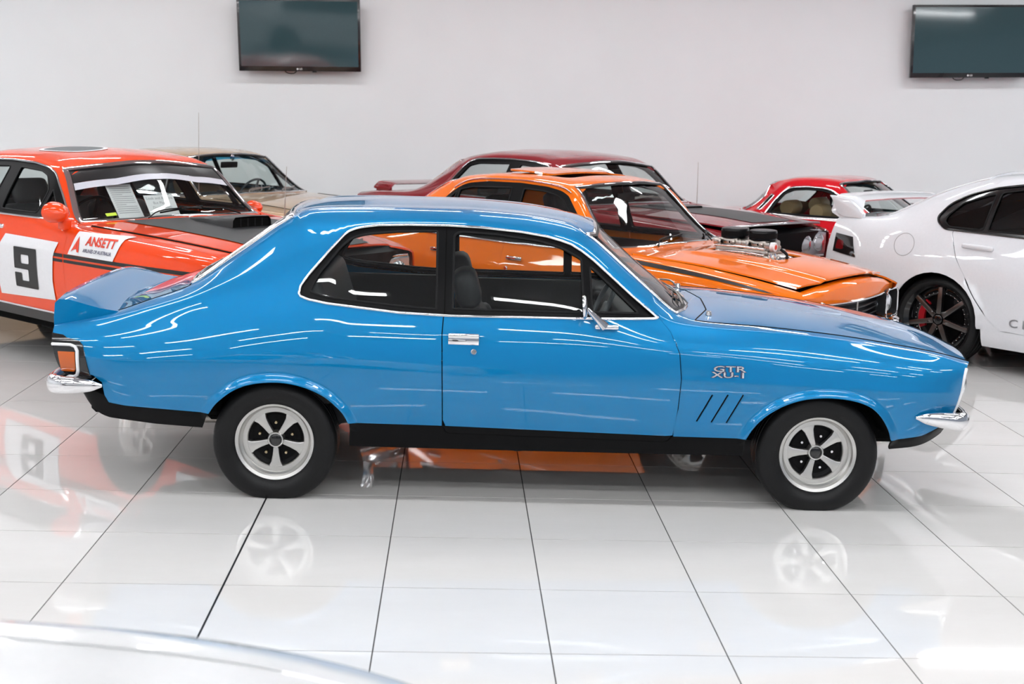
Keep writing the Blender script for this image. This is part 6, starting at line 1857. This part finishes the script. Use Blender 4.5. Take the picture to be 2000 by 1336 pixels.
    for ch in 'CLUBSPORT':
        V, F = text_mesh(ch, .085, 0, .001, 1.0)
        V[:, 0] = (V[:, 0] - V[:, 0].min()) * 1.25
        B.map_side('letter', mat('badge_grey', (.42, .43, .45), .3, .7), H['doors'][0][0], V + np.array([xx, .385]), F, .003)
        xx += V[:, 0].max() + .036
    # wing: blade on two swept end plates
    ys = np.linspace(-.73, .73, 41)
    V, F = [], []
    def foot(y): return .05 * (1 - (abs(y) / .73) ** 2)
    for y in ys:
        a = abs(y) / .73
        dr = 0.125 * max(0, (a - .80) / .20) ** 2.2
        xc = .04 * (1 - a * a)
        zt = 1.182 + .012 * (1 - a * a) - dr
        grow = 1 + 1.9 * max(0, (a - .80) / .20) ** 1.5
        xf = -.80 - xc + .06 * max(0, (a - .80) / .20)
        xr = -1.035 - xc
        th = .020 * grow
        for px_, pz in ((xf, zt - .020 - th * .3), (xf - .05, zt - .004), ((xf + xr) / 2, zt + .010), (xr + .03, zt + .018), (xr, zt + .014), (xr + .01, zt - .006), ((xf + xr) / 2, zt - th - .012), (xf - .03, zt - th - .020)): V.append((px_, y, pz))
    m_ = 8
    for i in range(40):
        for k in range(m_): F.append((i * m_ + k, (i + 1) * m_ + k, (i + 1) * m_ + (k + 1) % m_, i * m_ + (k + 1) % m_))
    F += [tuple(range(m_)), tuple(40 * m_ + k for k in range(m_))[::-1]]
    w = mesh_obj('boot_wing', V, F, P, root)
    bm = bmesh.new(); bm.from_mesh(w.data); bmesh.ops.recalc_face_normals(bm, faces=bm.faces[:]); bm.to_mesh(w.data); bm.free(); autosmooth(w, 50)
    for sd in (-1, 1):
        bm = bmesh.new()
        o = [(-1.03, 1.165), (-1.055, 1.19), (-1.01, 1.19), (-.86, 1.165), (-.73, 1.06), (-.735, 1.022), (-.90, 1.028), (-.965, 1.05)]
        prism(bm, o, sd * .70, sd * .745, .008)
        bm_obj('wing_end_plate', bm, P, w, 40)
    tube('roof_aerial', [(.62, 0, 1.47), (.585, 0, 1.50), (.56, 0, 1.515), (.30, 0, 1.66)], [.010, .008, .005, .003], M_BLACK, root, 8)
    return H
build_white()
# ---- white car close to the photographer: only its bonnet edge is in view -------------------
def build_near_white(cfgw):
    cfg = dict(cfgw, name='foreground_white_sedan', pose=(-3.6, .93, 9.8), label='white car in the near foreground, only the soft edge of its bonnet showing', d=.06)
    cfg['paint'] = mat('near_white_paint', (.60, .61, .615), .25, 0.0, coat=1.0)
    cfg['rw_trim'] = cfg['paint']
    H = car_shell(cfg); root = H['root']
    for sd in (-1, 1):
        lathe_obj('headlamp', [(.0001, .03), (.05, .025), (.09, .005), (.10, -.02), (.10, -.06)], [M_LAMP], root, (3.78, sd * .62, .66), 24, 'x')
        bullet_mirror(root, (2.42, sd * 1.0, 1.02), 1.3, cfg['paint'], sd)
    bm = bmesh.new(); add_box(bm, (3.88, 0, .45), (.08, 1.1, .20), None, .03, 2); bm_obj('grille', bm, mat('grille_black'), root)
build_near_white(WHITE_CFG)

# ---- wall televisions ---------------------------------------------------------------------------
def television(x, zb, w, h, roll, tilt, label):
    root = empty('television', (x, WALL_Y - .16, zb))
    tag(root, label, 'television')
    root.rotation_euler = (0, roll, 0)
    bez = mat('tv_bezel', (.008, .007, .009), .22, coat=.4)
    scr = mat('tv_screen', (.034, .072, .082), .06, spec=.8)
    bm = bmesh.new()
    add_box(bm, (0, 0, h / 2), (w, .05, h), None, .006, 2)
    body = bm_obj('bezel', bm, bez, root); body.rotation_euler = (tilt, 0, 0)
    s = mesh_obj('screen', [(-w / 2 + .028, -.0265, .055), (w / 2 - .028, -.0265, .055), (w / 2 - .028, -.0265, h - .028), (-w / 2 + .028, -.0265, h - .028)], [(0, 1, 2, 3)], scr, root, False)
    s.rotation_euler = (tilt, 0, 0)
    lg = mat('logo_silver', (.75, .75, .75), .4)
    a = np.linspace(0, 2 * math.pi, 20, endpoint=False)
    b2 = mesh_obj('logo_disc', [(-.028 + .011 * math.cos(t), -.0268, .026 + .011 * math.sin(t)) for t in a], [tuple(range(20))], lg, body, False)
    flat_text('logo', 'LG', .026, lg, body, (.008, -.0268, .026), (math.pi / 2, 0, 0), .0008)
    bm = bmesh.new()
    add_box(bm, (0, .10, h / 2), (.40, .10, .30), None, .01, 1)
    add_box(bm, (0, .145, h / 2), (.50, .02, .42), None, .004, 1)
    bm_obj('wall_bracket', bm, M_BLACK, root)
    bm = bmesh.new(); add_box(bm, (.16 if w < 1.38 else .2, -.01, -.006), (.05, .02, .012), None, .003, 1); bm_obj('sensor', bm, bez, root)
    tube('cable', [(-.20, .04, .02), (-.15, .05, -.02), (-.08, .05, -.022), (-.04, .04, .01)], .005, M_RUBBER, root, 6, 5)
television(-1.81, 2.150, 1.372, .80, -.022, .10, 'black flat-screen television high on the wall above the gold coupe, dark screen')
television(5.885, 2.318, 1.405, .82, -.034, .0, 'black flat-screen television high on the wall at the right, above the white sedan')
